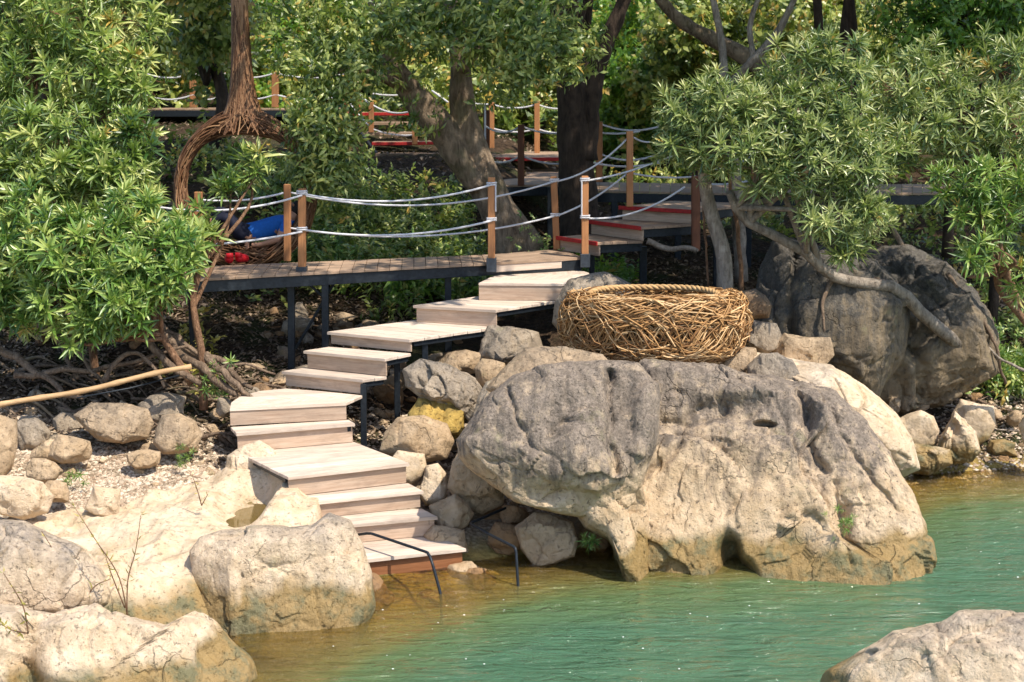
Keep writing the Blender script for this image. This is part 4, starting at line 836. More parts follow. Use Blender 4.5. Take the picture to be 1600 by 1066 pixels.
for p in bm_.polygons:
    c = np.array(p.center); best = min(((np.linalg.norm(c - (a + (b - a) * (tt := float(np.clip((c - a) @ (b - a) / ((b - a) @ (b - a)), 0, 1))))), rg, nm_, tt) for a, b, rg, nm_ in segs), key=lambda e: e[0])
    g_ = best[1]
    if best[2] == ('pelvis', 'waist') and best[3] < .35: g_ = 2
    if best[2] in (('shl', 'elbl'), ('shr', 'elbr')) and best[3] < .45: g_ = 1
    p.material_index = g_; p.use_smooth = True
ob('body', bm_, PER)
V, Fa = ico(4); hd = PT['head'] - base_; Vh = V * [.098, .085, .10]; Vh = Vh[:, :] + (np.abs(V[:, 1:2] + 1) < .15) * 0; ob('hair', mesh('hair', Vh * 1.04 + hd + [.02, .015, .02], Fa, M['hair']), PER)
mb = MB(); fdir = np.array([-.35, -.55, .75]); fdir /= np.linalg.norm(fdir); mb.tube([hd + fdir * .075, hd + fdir * .115], [.016, .010], 6); ob('nose', mb.build('nose', M['skin']), PER)
# fingers of the visible hand
hp = PT['hdl'] - base_
for k in range(5):
    s_ = np.array([-.02, -.01 + .0, .02 - .011 * k]); e_ = s_ + np.array([-.055 + .008 * abs(k - 2), -.006, -.012 * (k - 1.5)]); mb = MB(); mb.tube(spline([hp + s_, hp + (s_ + e_) / 2 + [0, -.008, 0], hp + e_], 5), .009, 6); ob('finger', mb.build('finger', M['skin']), PER)
# red shoes on the walkway
sh = MB(); prof = np.array([[-.12, 0, .045], [-.07, 0, .05], [0, 0, .045], [.06, 0, .04], [.11, 0, .032], [.14, 0, .03]])
sh.tube(prof, [.03, .05, .048, .045, .042, .02], 10); sh.tube(np.array([[-.09, 0, .06], [-.085, 0, .11]]), [.045, .040], 10)
sm = sh.build('shoe', M['redp'])
for (u, v, a, lb) in ((358, 411, 1.9, 'red shoe standing nearer the left on the walkway edge'), (378, 410, 1.2, 'red shoe nearer the post on the walkway edge')):
    p = PZ(u, v, DZ + .002); o = ob('shoe', sm, None, p, label=lb, category='shoe', group='red shoes on the walkway'); o.rotation_euler = (0, 0, a); o.scale = (.8, 1, 1.1)
# ---------------------------------------------------------------- bamboo pole on the left bank
mb = MB(); a, b = PY(-60, 647, 12.9), PY(299, 574, 13.6); P = np.array([a + (b - a) * k for k in np.linspace(0, 1, 25)]); P[:, 2] += .015 * np.sin(np.linspace(0, 9, 25)); c = P[12].copy()
mb.tube(P - c, np.where(np.arange(25) % 4 == 0, .030, .0255), 8); ob('bamboo_pole', mb.build('bamboo_pole', M['pole']), None, c, label='long pale bamboo pole slanting across the left bank', category='pole')
mb = MB(); a, b = PY(120, 622, 13.1), PY(282, 586, 13.7); mb.tube(np.array([a, (a + b) / 2 - [0, 0, .02], b]) - a, .009, 6); ob('dark_pole', mb.build('dark_pole', M['steel']), None, a, label='thin dark rod just below the bamboo pole', category='rod')
# ---------------------------------------------------------------- plants
def leaf(L, W, droop=.15, fold=.25):
    """pointed leaf along +x: 7 points, 6 faces"""
    V = np.array([[0, 0, 0], [.32, .42, 0], [.32, 0, -.0], [.32, -.42, 0], [.7, .34, 0], [.7, 0, 0], [.7, -.34, 0], [1, 0, 0]], float)
    V[:, 1] *= W; V[:, 0] *= L; V[:, 2] = np.abs(V[:, 1]) * fold * 2 - droop * L * (V[:, 0] / L) ** 2
    Fs = np.array([[0, 2, 1], [0, 3, 2], [1, 2, 5], [1, 5, 4], [2, 3, 6], [2, 6, 5], [4, 5, 7], [5, 6, 7]])
    return V, Fs
def leaf4(L, W, droop=.2):
    V = np.array([[0, 0, 0], [.45, .5, 0], [.45, -.5, 0], [1, 0, 0]], float); V[:, 1] *= W; V[:, 0] *= L; V[:, 2] = np.array([0, .06, .06, 0]) * L - droop * L * (V[:, 0] / L) ** 2
    return V, np.array([[0, 2, 1], [1, 2, 3]])
def rosette(seed, n=17, L=.20, W=.034, lf=leaf, spread=(15, 95), stemlen=.13):
    """a shoot tip: a whorl of narrow leaves around +z"""
    r = np.random.default_rng(seed); Vs, Fs, Ts, c = [], [], [], 0
    for i in range(n):
        k = i / (n - 1); el = math.radians(spread[0] + (spread[1] - spread[0]) * k + r.normal(0, 7)); az = i * 2.399 + r.normal(0, .2); l = L * (1.0 - .45 * (1 - k) ** 2) * r.uniform(.8, 1.15)
        V, Fa = lf(l, W * r.uniform(.8, 1.2), r.uniform(.02, .3)); ro = r.normal(0, .35); V = V @ np.array([[1, 0, 0], [0, math.cos(ro), math.sin(ro)], [0, -math.sin(ro), math.cos(ro)]])
        a = math.pi / 2 - el; x, z = V[:, 0] * math.cos(a) - V[:, 2] * math.sin(a), V[:, 0] * math.sin(a) + V[:, 2] * math.cos(a)
        V = np.stack([x * math.cos(az) - V[:, 1] * math.sin(az), x * math.sin(az) + V[:, 1] * math.cos(az), z + stemlen * (k * -.8 + .5)], -1)
        Vs.append(V); Fs.append(Fa + c); c += len(V); Ts.append(np.full(len(V), np.clip(.30 + .35 * (1 - k) + r.normal(0, .16), 0, 1.1)))
    return np.concatenate(Vs), np.concatenate(Fs), np.concatenate(Ts)
def spray(seed, n=9, L=.10, W=.032, length=.24, droop=.5, lf=leaf4):
    """a drooping twig with leaves on both sides, along +z"""
    r = np.random.default_rng(seed); Vs, Fs, Ts, c = [], [], [], 0
    for i in range(n):
        k = (i + .5) / n; sd = 1 if i % 2 else -1; V, Fa = lf(L * r.uniform(.7, 1.15), W * r.uniform(.8, 1.2), r.uniform(.1, droop)); ro = r.normal(0, .5)
        V = V @ np.array([[1, 0, 0], [0, math.cos(ro), math.sin(ro)], [0, -math.sin(ro), math.cos(ro)]]); a = math.radians(r.uniform(15, 55)); az = (0 if sd > 0 else math.pi) + r.normal(0, .5)
        x, z = V[:, 0] * math.cos(a) - V[:, 2] * math.sin(a), V[:, 0] * math.sin(a) + V[:, 2] * math.cos(a)
        V = np.stack([x * math.cos(az) - V[:, 1] * math.sin(az), x * math.sin(az) + V[:, 1] * math.cos(az), z + k * length], -1)
        Vs.append(V); Fs.append(Fa + c); c += len(V); Ts.append(np.full(len(V), np.clip(.4 + .3 * k + r.normal(0, .2), 0, 1.1)))
    return np.concatenate(Vs), np.concatenate(Fs), np.concatenate(Ts)
def frames(D, r):
    D = D / (np.linalg.norm(D, axis=1)[:, None] + 1e-9); q = r.normal(size=D.shape); X = np.cross(q, D); X /= np.linalg.norm(X, axis=1)[:, None] + 1e-9; return np.stack([X, np.cross(D, X), D], -1)
def place(tpl, P, D, S, r, tj=.25):
    """many copies of the templates as one mesh's arrays"""
    k = r.integers(len(tpl), size=len(P)); Fr = frames(D, r); Vs, Fs, Ts, c = [], [], [], 0
    for i, (V, Fa, T) in enumerate(tpl):
        m = np.where(k == i)[0]
        if not len(m): continue
        W = np.einsum('nij,vj->nvi', Fr[m] * S[m, None, None], V) + P[m, None]; Vs.append(W.reshape(-1, 3)); Fs.append((Fa[None] + (np.arange(len(m)) * len(V))[:, None, None] + c).reshape(-1, 3)); c += len(m) * len(V)
        Ts.append((T[None] + r.normal(0, tj, (len(m), 1))).ravel())
    return np.concatenate(Vs), np.concatenate(Fs), np.concatenate(Ts)
ROS = [rosette(k) for k in range(7)]; ROSG = [rosette(20 + k, 18, .185, .025) for k in range(6)]; SPR = [spray(40 + k) for k in range(6)]; SPB = [spray(60 + k, 11, .15, .075, .38, .35) for k in range(6)]
SPN = [spray(80 + k, 10, .085, .028, .2, .6) for k in range(5)]
DENS = .7
def blobs_points(bl, r, inner=.35):
    P, D, cen = [], [], []
    for (u, v, rp, y, n) in bl:
        n = int(n * DENS)
        c = PY(u, v, y); R = rp / F * y; d = r.normal(size=(n, 3)); d /= np.linalg.norm(d, axis=1)[:, None]; d[:, 1] = np.where(r.random(n) < .62, -np.abs(d[:, 1]), d[:, 1]); k = r.uniform(inner, 1.0, n) ** .55
        p = c + d * (R * k)[:, None] * [1, .85, .88]; P.append(p); D.append(d * .9 + [0, -.12, .55] + r.normal(0, .35, (n, 3))); cen.append(c)
    return np.concatenate(P), np.concatenate(D), cen
def shrub(label, root, bl, tpl, leafm, barkm, seed, n_parts=0, size=(.5, 1.25), stem_r=.035, trunk=None, category='shrub', name='riverside_shrub', kpart=None, part='leaf_rosette', twigs=.5, limb=True, group=None):
    """root: (u, v, y) of the foot; bl: leaf masses as (u, v, radius px, y, count)"""
    r = np.random.default_rng(seed); base = PY(*root); o = thing(name, label, category, tuple(base), group); P, D, cen = blobs_points(bl, r); P = P - base; cen = [c - base for c in cen]
    S = r.uniform(*size, len(P)); n_parts = min(n_parts, len(P) // 2); front = np.argsort(P[:, 1] + r.normal(0, .08, len(P)))[:n_parts]; rest = np.ones(len(P), bool); rest[front] = False
    V, Fa, T = place(tpl, P[rest], D[rest], S[rest], r); cr = ob('crown', mesh('crown', V, Fa, leafm, False, {'tint': T}), o, kind='stuff')
    if n_parts:
        key = (part, leafm.name, id(tpl)); 
        if key not in _pm: _pm[key] = [mesh(part, v_, f_, leafm, False, {'tint': t_}) for v_, f_, t_ in tpl]
        Fr = frames(D[front], r)
        for i, j in enumerate(front):
            q = ob(part, _pm[key][int(r.integers(len(tpl)))], cr); m4 = Matrix(Fr[i].tolist()).to_4x4(); q.matrix_local = Matrix.Translation(P[j]) @ m4 @ Matrix.Scale(S[j], 4)
    if limb:
        mb = MB()
        mid = np.mean(cen, 0) * .45; tr = trunk and [PY(*q) - base for q in trunk] or [np.zeros(3), mid * [.6, .6, .6], mid]
        mb.tube(spline(tr, 14), np.linspace(stem_r, stem_r * .6, 14), 9); end = np.array(tr[-1])
        for c in cen:
            h = (end + c) / 2 + r.normal(0, .12, 3) + [0, 0, -.08]; s0 = spline(tr, 14)[int(r.integers(8, 13))]
            mb.tube(spline([s0, h, c], 9), np.linspace(stem_r * .55, .008, 9), 6, cap=False)
        pick = r.random(len(P)) < twigs; C = np.array(cen); nz = np.argmin(((P[:, None] - C[None]) ** 2).sum(-1), 1)
        for j in np.where(pick)[0][:420]:
            a = C[nz[j]] + (P[j] - C[nz[j]]) * .1; m_ = (a + P[j]) / 2 + r.normal(0, .03, 3) - [0, 0, .03]; mb.tube(np.array([a, m_, P[j]]), [.006, .0045, .003], 3, cap=False)
        ob('trunk', mb.build('trunk', barkm), o)
    return o
_pm = {}
def trunk_ob(o, parts, mat, k=12, rough=.12, seed=0, name='trunk'):
    base = np.array(o.location)
    for i, (pts, rr) in enumerate(parts):
        P = spline([PY(*p) - base for p in pts], 26); R = np.interp(np.linspace(0, 1, 26), np.linspace(0, 1, len(rr)), rr); mb = MB(); mb.tube(P, R, 20 if rr[0] > .08 else 8)
        V = mb.V[0]; n = fbm(V * 3.5 / max(rr[0] * 4, .3), 4, seed + i) ; ax_ = V - np.repeat(P, 20 if rr[0] > .08 else 8, 0)[:0].sum() if 0 else None
        kk = 20 if rr[0] > .08 else 8; cen = np.concatenate([np.repeat(P, kk, 0), P[:1], P[-1:]]); V = cen + (V - cen) * (1 + n[:, None] * rough * 2.4)
        mb.V[0] = V; ob(name if i == 0 else 'limb', mb.build(name, mat), o)
# --- left riverside shrubs: whorled narrow leaves
shrub('broad bright green shrub at the left edge, upper leaf masses under the far deck', (60, 560, 15.6), [(20, 40, 90, 15.6, 90), (110, 30, 85, 15.4, 90), (200, 35, 60, 15.6, 60), (60, 120, 80, 15.3, 80), (150, 110, 70, 15.3, 70), (215, 120, 50, 15.3, 45), (-20, 130, 80, 15.4, 60), (170, 175, 40, 15.2, 30)], ROS, M['leaf_l'], M['stem'], 1, 130, stem_r=.06)
shrub('bright green shrub in the middle of the left bank, shoots reaching the hanging ring', (150, 600, 14.9), [(40, 215, 70, 14.8, 75), (110, 235, 80, 14.6, 95), (185, 255, 70, 14.6, 85), (205, 205, 34, 14.7, 28), (60, 300, 85, 14.6, 95), (170, 320, 80, 14.5, 95), (205, 325, 42, 14.5, 44), (-20, 270, 70, 14.7, 60)], ROS, M['leaf_l'], M['stem'], 2, 170, stem_r=.05)
shrub('lowest deep green shrub overhanging the roots on the left bank', (235, 600, 13.9), [(30, 400, 75, 14.0, 75), (110, 400, 80, 13.8, 95), (190, 400, 80, 13.8, 95), (255, 385, 60, 13.8, 65), (90, 470, 60, 13.7, 62), (180, 465, 62, 13.6, 66), (245, 440, 42, 13.6, 40), (150, 505, 34, 13.6, 30), (-10, 440, 60, 14, 50), (40, 480, 45, 13.9, 36), (215, 505, 20, 13.5, 7), (110, 530, 16, 13.5, 5), (285, 430, 22, 13.5, 10), (60, 350, 60, 14, 50), (200, 345, 50, 13.9, 40)], ROS, M['leaf_g'], M['stem'], 3, 170, stem_r=.045, trunk=[(300, 600, 13.8), (262, 540, 13.8), (240, 500, 13.8)])
shrub('slender pinkish-stemmed sapling with leaf tufts in front of the ring nest', (318, 640, 14.0), [(390, 268, 28, 14.6, 15), (362, 292, 24, 14.5, 11), (415, 250, 16, 14.6, 5), (318, 325, 20, 14.4, 7), (300, 390, 34, 14.1, 22), (340, 375, 20, 14.3, 8), (290, 350, 22, 14.2, 8)], ROS, M['leaf_l'], M['stem'], 4, 60, stem_r=.045, trunk=[(318, 640, 14.0), (316, 560, 14.0), (305, 500, 14.0), (302, 460, 14.05), (315, 400, 14.2)], name='sapling', category='sapling')
# --- right riverside trees
shrub('pale green shrub-tree right of the walkway, mottled trunk rising behind the nest', (1133, 470, 15.0), [(1075, 175, 50, 14.6, 55), (1130, 160, 60, 14.5, 70), (1060, 230, 45, 14.6, 42), (1130, 225, 62, 14.4, 75), (1195, 195, 62, 14.5, 75), (1200, 265, 50, 14.5, 45), (1090, 262, 26, 14.6, 14)], ROSG, M['leaf_r'], M['bark_p'], 5, 150, stem_r=.095, trunk=[(1133, 470, 15.0), (1131, 400, 15.0), (1112, 335, 15.0), (1101, 280, 14.9), (1105, 230, 14.8)], name='riverside_tree', category='tree')
shrub('leafy tree leaning out over the cliff boulder from a crooked branch', (1500, 540, 15.6), [(1250, 110, 60, 14.7, 65), (1310, 90, 55, 14.8, 55), (1250, 185, 62, 14.5, 70), (1320, 190, 65, 14.5, 78), (1270, 255, 62, 14.4, 75), (1340, 270, 60, 14.4, 72), (1300, 325, 56, 14.3, 62), (1355, 340, 45, 14.3, 44), (1325, 380, 30, 14.3, 20), (1385, 230, 40, 14.6, 30)], ROSG, M['leaf_r'], M['bark_p'], 6, 200, stem_r=.075, trunk=[(1500, 540, 15.6), (1440, 490, 15.4), (1400, 450, 15.2), (1340, 442, 15.1), (1295, 428, 15.0), (1250, 388, 14.9), (1165, 345, 14.9), (1140, 300, 14.8)], name='riverside_tree', category='tree')
shrub('tall pale-leaved shrub along the right edge behind the leaning tree', (1590, 480, 15.9), [(1400, 140, 55, 15.2, 50), (1460, 110, 60, 15.4, 58), (1440, 190, 55, 15.2, 52), (1500, 180, 60, 15.3, 60), (1560, 110, 65, 15.4, 66), (1590, 190, 60, 15.2, 56), (1500, 250, 40, 15.3, 30), (1610, 260, 50, 15.2, 36), (1420, 255, 30, 15.3, 16)], ROSG, M['leaf_r'], M['stem'], 7, 140, stem_r=.06)
shrub('fresh emerald shrub hanging low at the right edge above the shore', (1585, 560, 15.2), [(1530, 290, 45, 14.8, 44), (1570, 330, 45, 14.8, 40), (1510, 330, 36, 14.8, 28), (1525, 395, 34, 14.6, 20), (1555, 385, 26, 14.6, 12), (1600, 300, 50, 14.9, 36), (1470, 285, 26, 14.9, 12), (1600, 430, 30, 14.9, 14)], ROSG, M['leaf_g'], M['stem'], 8, 90, stem_r=.045, trunk=[(1640, 560, 15.2), (1600, 500, 15.1), (1560, 450, 15.0), (1560, 410, 14.9)])
# --- the big leaning tree in the middle
BT = thing('leaning_tree', 'big leaning mottled tree with forked trunk beside the walkway', 'tree', tuple(PY(800, 392, 18.2)))
trunk_ob(BT, [([(815, 400, 18.2), (785, 340, 18.2), (752, 270, 18.2), (733, 215, 18.2), (722, 140, 18.2), (715, 60, 18.2), (700, -40, 18.2)], [.34, .25, .20, .165, .14, .12]),
  ([(752, 290, 18.15), (715, 240, 18.1), (690, 200, 18.1), (655, 160, 18.1), (620, 110, 18.1), (590, 40, 18.1), (585, -30, 18.1)], [.19, .20, .19, .16, .12, .10]),
  ([(722, 110, 18.1), (760, 60, 17.9), (830, 20, 17.6)], [.08, .06, .03]), ([(640, 140, 18), (560, 110, 17.6), (480, 120, 17.2)], [.07, .05, .02]), ([(722, 90, 18.2), (760, 80, 17.5), (850, 75, 17.0)], [.06, .05, .02]),
  ([(800, 385, 18.1), (840, 400, 17.9), (870, 410, 17.8)], [.10, .06, .03])], M['bark'], seed=5)
r = np.random.default_rng(50)
BB = [(500, 205, 38, 16.9, 150), (515, 180, 45, 16.9, 170), (505, 265, 40, 16.9, 150), (530, 250, 38, 17, 110), (500, 110, 60, 17.1, 170), (545, 115, 42, 17, 120), (560, 50, 60, 17.2, 170), (470, 40, 60, 17.4, 130), (640, 40, 55, 17, 160), (700, 15, 60, 17, 170), (770, 40, 60, 16.9, 190), (840, 30, 50, 16.9, 150), (800, 100, 45, 16.8, 120), (860, 85, 55, 16.6, 210), (905, 80, 28, 16.6, 60), (720, 70, 40, 17, 60), (655, 170, 22, 17.6, 14), (640, 110, 30, 17.4, 40), (520, 310, 36, 17.4, 50), (780, 140, 36, 17.6, 40), (645, 205, 18, 17.6, 10), (560, 320, 26, 17.7, 24)]
P_, D_, cen = blobs_points(BB, r, .2); P_ -= np.array(BT.location); D_ = D_ * [1, 1, .3] + [0, -.2, 0]; V, Fa, T = place(SPR, P_, D_, r.uniform(.8, 1.3, len(P_)), r, .2)
bc = ob('crown', mesh('crown', V, Fa, M['leaf_t'], False, {'tint': T}), BT, kind='stuff')
# --- dark forked trunk
DT = thing('dark_tree', 'dark double-trunked tree standing behind the main walkway', 'tree', tuple(PY(905, 365, 20.0)))
trunk_ob(DT, [([(908, 372, 20.0), (903, 300, 20), (897, 220, 20), (893, 130, 20), (885, 60, 20), (880, -60, 20)], [.30, .25, .24, .21, .20, .2]),
  ([(915, 250, 20), (918, 180, 20), (932, 110, 20), (950, 60, 20), (990, -30, 20)], [.17, .16, .13, .11, .09]), ([(930, 90, 20), (905, 50, 20), (925, -30, 20)], [.05, .05, .04])], M['bark_d'], seed=9)
# --- bare limbs, top right
LT = thing('bare_tree', 'tree with pale bare limbs reaching up at the top behind the pale green shrub', 'tree', tuple(PY(1150, 420, 18.5)))
trunk_ob(LT, [([(1158, 440, 18.5), (1150, 300, 18.5), (1132, 150, 18.5), (1128, 70, 18.5), (1110, -20, 18.5)], [.09, .08, .06, .05, .04]), ([(1140, 130, 18.5), (1175, 95, 18.3), (1215, 50, 18.2), (1250, -20, 18)], [.05, .055, .05, .035]),
  ([(1178, 92, 18.3), (1172, 40, 18.3), (1192, -20, 18.2)], [.04, .035, .03])], M['bark_p'], seed=12)
HT = thing('overhanging_tree', 'dark heavy bough crossing the top of the picture right of the dark tree', 'tree', tuple(PY(1290, 330, 21)))
trunk_ob(HT, [([(1300, 360, 21), (1270, 230, 21), (1190, 110, 21), (1120, 65, 21), (1060, 30, 21), (1010, -30, 21)], [.17, .15, .13, .11, .09, .07])], M['bark'], seed=14)
# --- forest: trees with their own trunks and crowns
KINDS = [('leaf_b', 'bright'), ('leaf_t', 'dark'), ('leaf_b', 'bright')]
FT = [ # u, y, crown centre v, radius px, count, leaf, label
 (70, 27, 60, 150, 1500, 'leaf_t', 'dark bushy tree behind the upper left shrub'), (250, 31, 30, 110, 1100, 'leaf_t', 'dark tree beyond the far deck at its left end'),
 (330, 24, 60, 75, 700, 'leaf_t', 'dim small-leaved tree over the far deck left of the hanging neck'), (450, 32, 110, 95, 1300, 'leaf_b', 'sunlit tree behind the hanging neck and the far deck'),
 (560, 33, 40, 110, 1200, 'leaf_b', 'bright tree above the far red-edged steps'), (690, 34, 90, 110, 1300, 'leaf_b', 'bright tree seen between the forks of the leaning tree'),
 (800, 31, 120, 100, 1200, 'leaf_t', 'mid-green tree behind the far rope posts'), (840, 36, 60, 120, 1300, 'leaf_b', 'yellow-green tree behind the dark double trunk'),
 (965, 32, 50, 110, 1600, 'leaf_b', 'vivid yellow-green tree right of the dark trunk'), (985, 28, 170, 85, 1100, 'leaf_b', 'low bright tree behind the upper walkway ropes'),
 (1070, 27, 90, 100, 1300, 'leaf_t', 'deep green tree behind the bare limbs'), (1180, 29, 30, 110, 1200, 'leaf_t', 'shadowy tree above the leaning tree'),
 (1330, 26, 60, 110, 1200, 'leaf_t', 'dark tree behind the top of the leaning tree'), (1560, 28, 150, 130, 1300, 'leaf_t', 'dark tree behind the right edge shrub'),
 (1120, 33, 170, 90, 900, 'leaf_b', 'far sunlit tree low behind the pale shrub-tree')]
for i, (u, y, v, rp, n, lm, lab) in enumerate(FT):
    r = np.random.default_rng(500 + i); x = (u - CX) / F * y; g = gz(x, y); o = thing('forest_tree', lab, 'tree', (x, y, g), 'forest trees behind the walkways'); b = np.array(o.location)
    sub_b = [(u + r.normal(0, rp * .55), v + r.normal(0, rp * .5), rp * r.uniform(.35, .6), y + r.normal(0, .8), int(n / 7)) for _ in range(7)]
    P_, D_, cen = blobs_points(sub_b, r, .15); P_ -= b; V, Fa, T = place(SPB, P_, D_ * [1, 1, .5], r.uniform(.7, 1.25, len(P_)), r, .22); ob('crown', mesh('crown', V, Fa, M[lm], False, {'tint': T}), o, kind='stuff')
    top = np.array([0, 0, PY(u, v, y)[2] - g]); mb = MB(); mb.tube(spline([np.zeros(3) - [0, 0, .3], top * .5 + [r.normal(0, .2), 0, 0], top + [r.normal(0, .2), 0, .6]], 10), np.linspace(.16, .06, 10), 8)
    for c in cen: c = c - b; mb.tube(spline([top * .6, (top * .7 + c) / 2, c], 6), np.linspace(.06, .015, 6), 5, cap=False)
    ob('trunk', mb.build('trunk', M['bark_d']), o)
# bright broad-leaved tree, top right
shrub('bright lime-leaved tree spreading over the top right corner', (1480, 400, 18.5), [(1440, 20, 60, 17.6, 150), (1500, 35, 60, 17.5, 170), (1560, 40, 50, 17.6, 120), (1410, 50, 40, 17.6, 70), (1480, 90, 40, 17.5, 70), (1600, 10, 60, 17.6, 100)], SPN, M['leaf_b'], M['bark_d'], 15, 0, stem_r=.08, size=(1, 1.6), name='lime_tree', category='tree')
# overhead crowns above the picture: they shade the hillside as in the photograph
for i, (x, y, z, R_, n, fx, fy, lab) in enumerate(((-4.5, 21.5, 8.2, 2.2, 1300, 1.0, 21.2, 'high crown shading the hanging ring from above the picture'), (-.8, 20.8, 8.0, 2.0, 700, .95, 20.7, 'high crown above the leaning tree'), (2.6, 21, 8.4, 2.2, 750, 1.05, 21.6, 'high crown above the dark double trunk'), (6, 20.0, 8.0, 2.4, 1200, 4.4, 19.5, 'high crown above the cliff boulder'), (9.3, 21, 8, 2.4, 800, 9.3, 21, 'high crown beyond the right edge'), (-7.5, 24.5, 9.2, 2.4, 800, -8, 24.5, 'high crown above the far deck'),
 (-1.9, 17.6, 8.0, 1.5, 550, .9, 21.9, 'high crown leaning forward over the walkway'), (2.0, 16.8, 8.0, 1.9, 480, 4.2, 19.2, 'high crown leaning over the short red-nosed flight'), (5.2, 16.2, 8.0, 1.9, 950, 6.4, 18.5, 'high crown leaning over the cliff boulder'), (.9, 14.0, 7.8, 1.3, 170, 4.6, 18.6, 'thin bough dappling the walkway from above the picture'), (-5.2, 18.2, 8.0, 1.8, 800, -6.5, 19, 'high crown behind the left shrubs'), (8.2, 16.5, 8.0, 2.0, 900, 9, 18, 'high crown over the right shore'))):
    r = np.random.default_rng(700 + i); g = gz(fx, fy); o = thing('canopy_tree', lab, 'tree', (fx, fy, g), 'tall canopy trees'); n = int(n * .8); cc = np.array([x - fx, y - fy, z - g])
    d = r.normal(size=(n, 3)); d /= np.linalg.norm(d, axis=1)[:, None]; P_ = d * (R_ * r.uniform(.3, 1, n) ** .5)[:, None] * [1, .9, .42] + cc
    V, Fa, T = place(SPB, P_, d * [1, 1, .3] + [0, 0, .2], r.uniform(1.2, 1.9, n), r); ob('crown', mesh('crown', V, Fa, M['leaf_t'], False, {'tint': T}), o, kind='stuff')
    mb = MB(); mb.tube(spline([[0, 0, -.3], cc * [.05, .05, .5], cc * [.3, .3, .85], cc], 14), np.linspace(.075, .04, 14), 8); ob('trunk', mb.build('trunk', M['bark_d']), o)
# --- undergrowth: nobody could count it
def cover(name, n, ureg, yreg, tpl, mat, seed, size=(.6, 1.2), dens=None, zj=.25):
    r = np.random.default_rng(seed); y = r.uniform(*yreg, n); u = r.uniform(*ureg, n); x = (u - CX) / F * y
    m = fbm(np.stack([x, y, x * 0], -1) * .9, 3, seed) > (-.1 if dens is None else dens); u = u[m]; x, y = x[m], y[m]; k_ = ~(((u > 525) & (u < 725) & (y > 21.5) & (y < 27)) | ((u > 735) & (u < 915) & (y > 20) & (y < 27.9)) | ((u > 190) & (u < 560) & (y > 24) & (y < 30.2)) | ((u > 900) & (u < 1250) & (y > 19) & (y < 22))); x, y = x[k_], y[k_]; n = len(x)
    P = np.stack([x, y, ground(x, y) + r.uniform(0, zj, n)], -1); D = r.normal(0, .55, (n, 3)) + [0, -.35, .8]; V, Fa, T = place(tpl, P, D, r.uniform(*size, n), r, .22)
    return ob(name, mesh(name, V, Fa, mat, False, {'tint': T}), kind='stuff')
cover('undergrowth', 1400, (-60, 900), (17.2, 20.5), SPR, M['leaf_t'], 21, (.8, 1.5)); cover('undergrowth', 2600, (-60, 1700), (20, 27), SPB, M['leaf_t'], 22, (.5, 1.0)); cover('undergrowth', 700, (600, 1000), (17.6, 19.5), SPN, M['leaf_b'], 23, (1, 1.7), .1)
cover('undergrowth', 1300, (1330, 1700), (16.6, 19.5), SPN, M['leaf_g'], 24, (.9, 1.6), .0); cover('undergrowth', 500, (230, 560), (17.8, 19.5), SPR, M['leaf_g'], 25, (.9, 1.5), .05); cover('undergrowth', 260, (-60, 330), (14.2, 16.5), SPN, M['leaf_y'], 26, (.8, 1.4), .15)
cover('undergrowth', 1500, (400, 790), (18.0, 21.4), SPR, M['leaf_t'], 31, (.8, 1.4), -.4, .2); cover('undergrowth', 420, (400, 790), (18.0, 21.4), SPN, M['leaf_g'], 32, (.8, 1.5), .0, .2)
cover('undergrowth', 420, (1400, 1680), (16.6, 17.6), SPR, M['leaf_t'], 33, (.6, 1.2), -.2, .25); cover('undergrowth', 150, (1500, 1680), (16.7, 17.5), ROSG, M['leaf_g'], 34, (.6, 1.1), -.3, .5)
cover('hillside_forest', 9500, (-400, 2000), (33, 46), SPB, M['leaf_b'], 27, (1.2, 2.4), None, 1.8); cover('hillside_forest', 6500, (-300, 1900), (27, 35), SPB, M['leaf_t'], 28, (1, 1.9), -.05, 1.4)
# --- roots on both banks
def root(label, pts, r0, r1=.01, m='root', group=None, name='exposed_root'):
    b = PY(*pts[0]); P = spline([PY(*p) - b for p in pts], 22); P = P + np.stack([fbm(P * 4 + k * 9, 2, 3) for k in range(3)], -1) * r0 * 1.2; mb = MB(); R = np.linspace(r0, r1, 22) * (1 + .15 * fbm(P * 9, 2, 7)); mb.tube(P, R, 8)
    return ob(name, mb.build(name, M[m]), None, b, label=label, category='root', group=group)
root('thick grey root winding down beside the left sapling', [(225, 470, 14.6), (262, 535, 14.2), (300, 570, 14.0), (350, 600, 13.9), (372, 612, 13.8)], .07, .03)
root('forked brown root arching from the lowest left shrub', [(205, 545, 14.0), (222, 528, 13.9), (248, 560, 13.8), (285, 582, 13.7), (312, 605, 13.7)], .045, .03)
root('long grey root stretched toward the walkway legs', [(240, 510, 14.6), (300, 545, 14.4), (350, 575, 14.3), (395, 605, 14.2)], .06, .025)
root('bare branch lying diagonally on the dark left bank', [(100, 535, 14.2), (130, 560, 14.0), (170, 620, 13.6)], .03, .012)
root('twisted root curling over the right shore pebbles', [(1446, 625, 16.0), (1460, 605, 16.0), (1480, 590, 16.1), (1500, 586, 16.2), (1515, 592, 16.3)], .05, .02)
root('pale dead branch slanting down at the right edge', [(1545, 545, 15.8), (1565, 562, 15.7), (1600, 578, 15.6), (1630, 590, 15.6)], .014, .02, 'bark_p')
root('dark branch crossing the slope right of the cliff boulder', [(1385, 340, 17), (1430, 410, 16.8), (1480, 440, 16.7), (1510, 490, 16.6)], .035, .02, 'bark')
root('fallen limb lying in the shade behind the nest', [(1010, 380, 17.0), (1050, 386, 17.0), (1088, 392, 17.0)], .04, .03, 'bark_p')
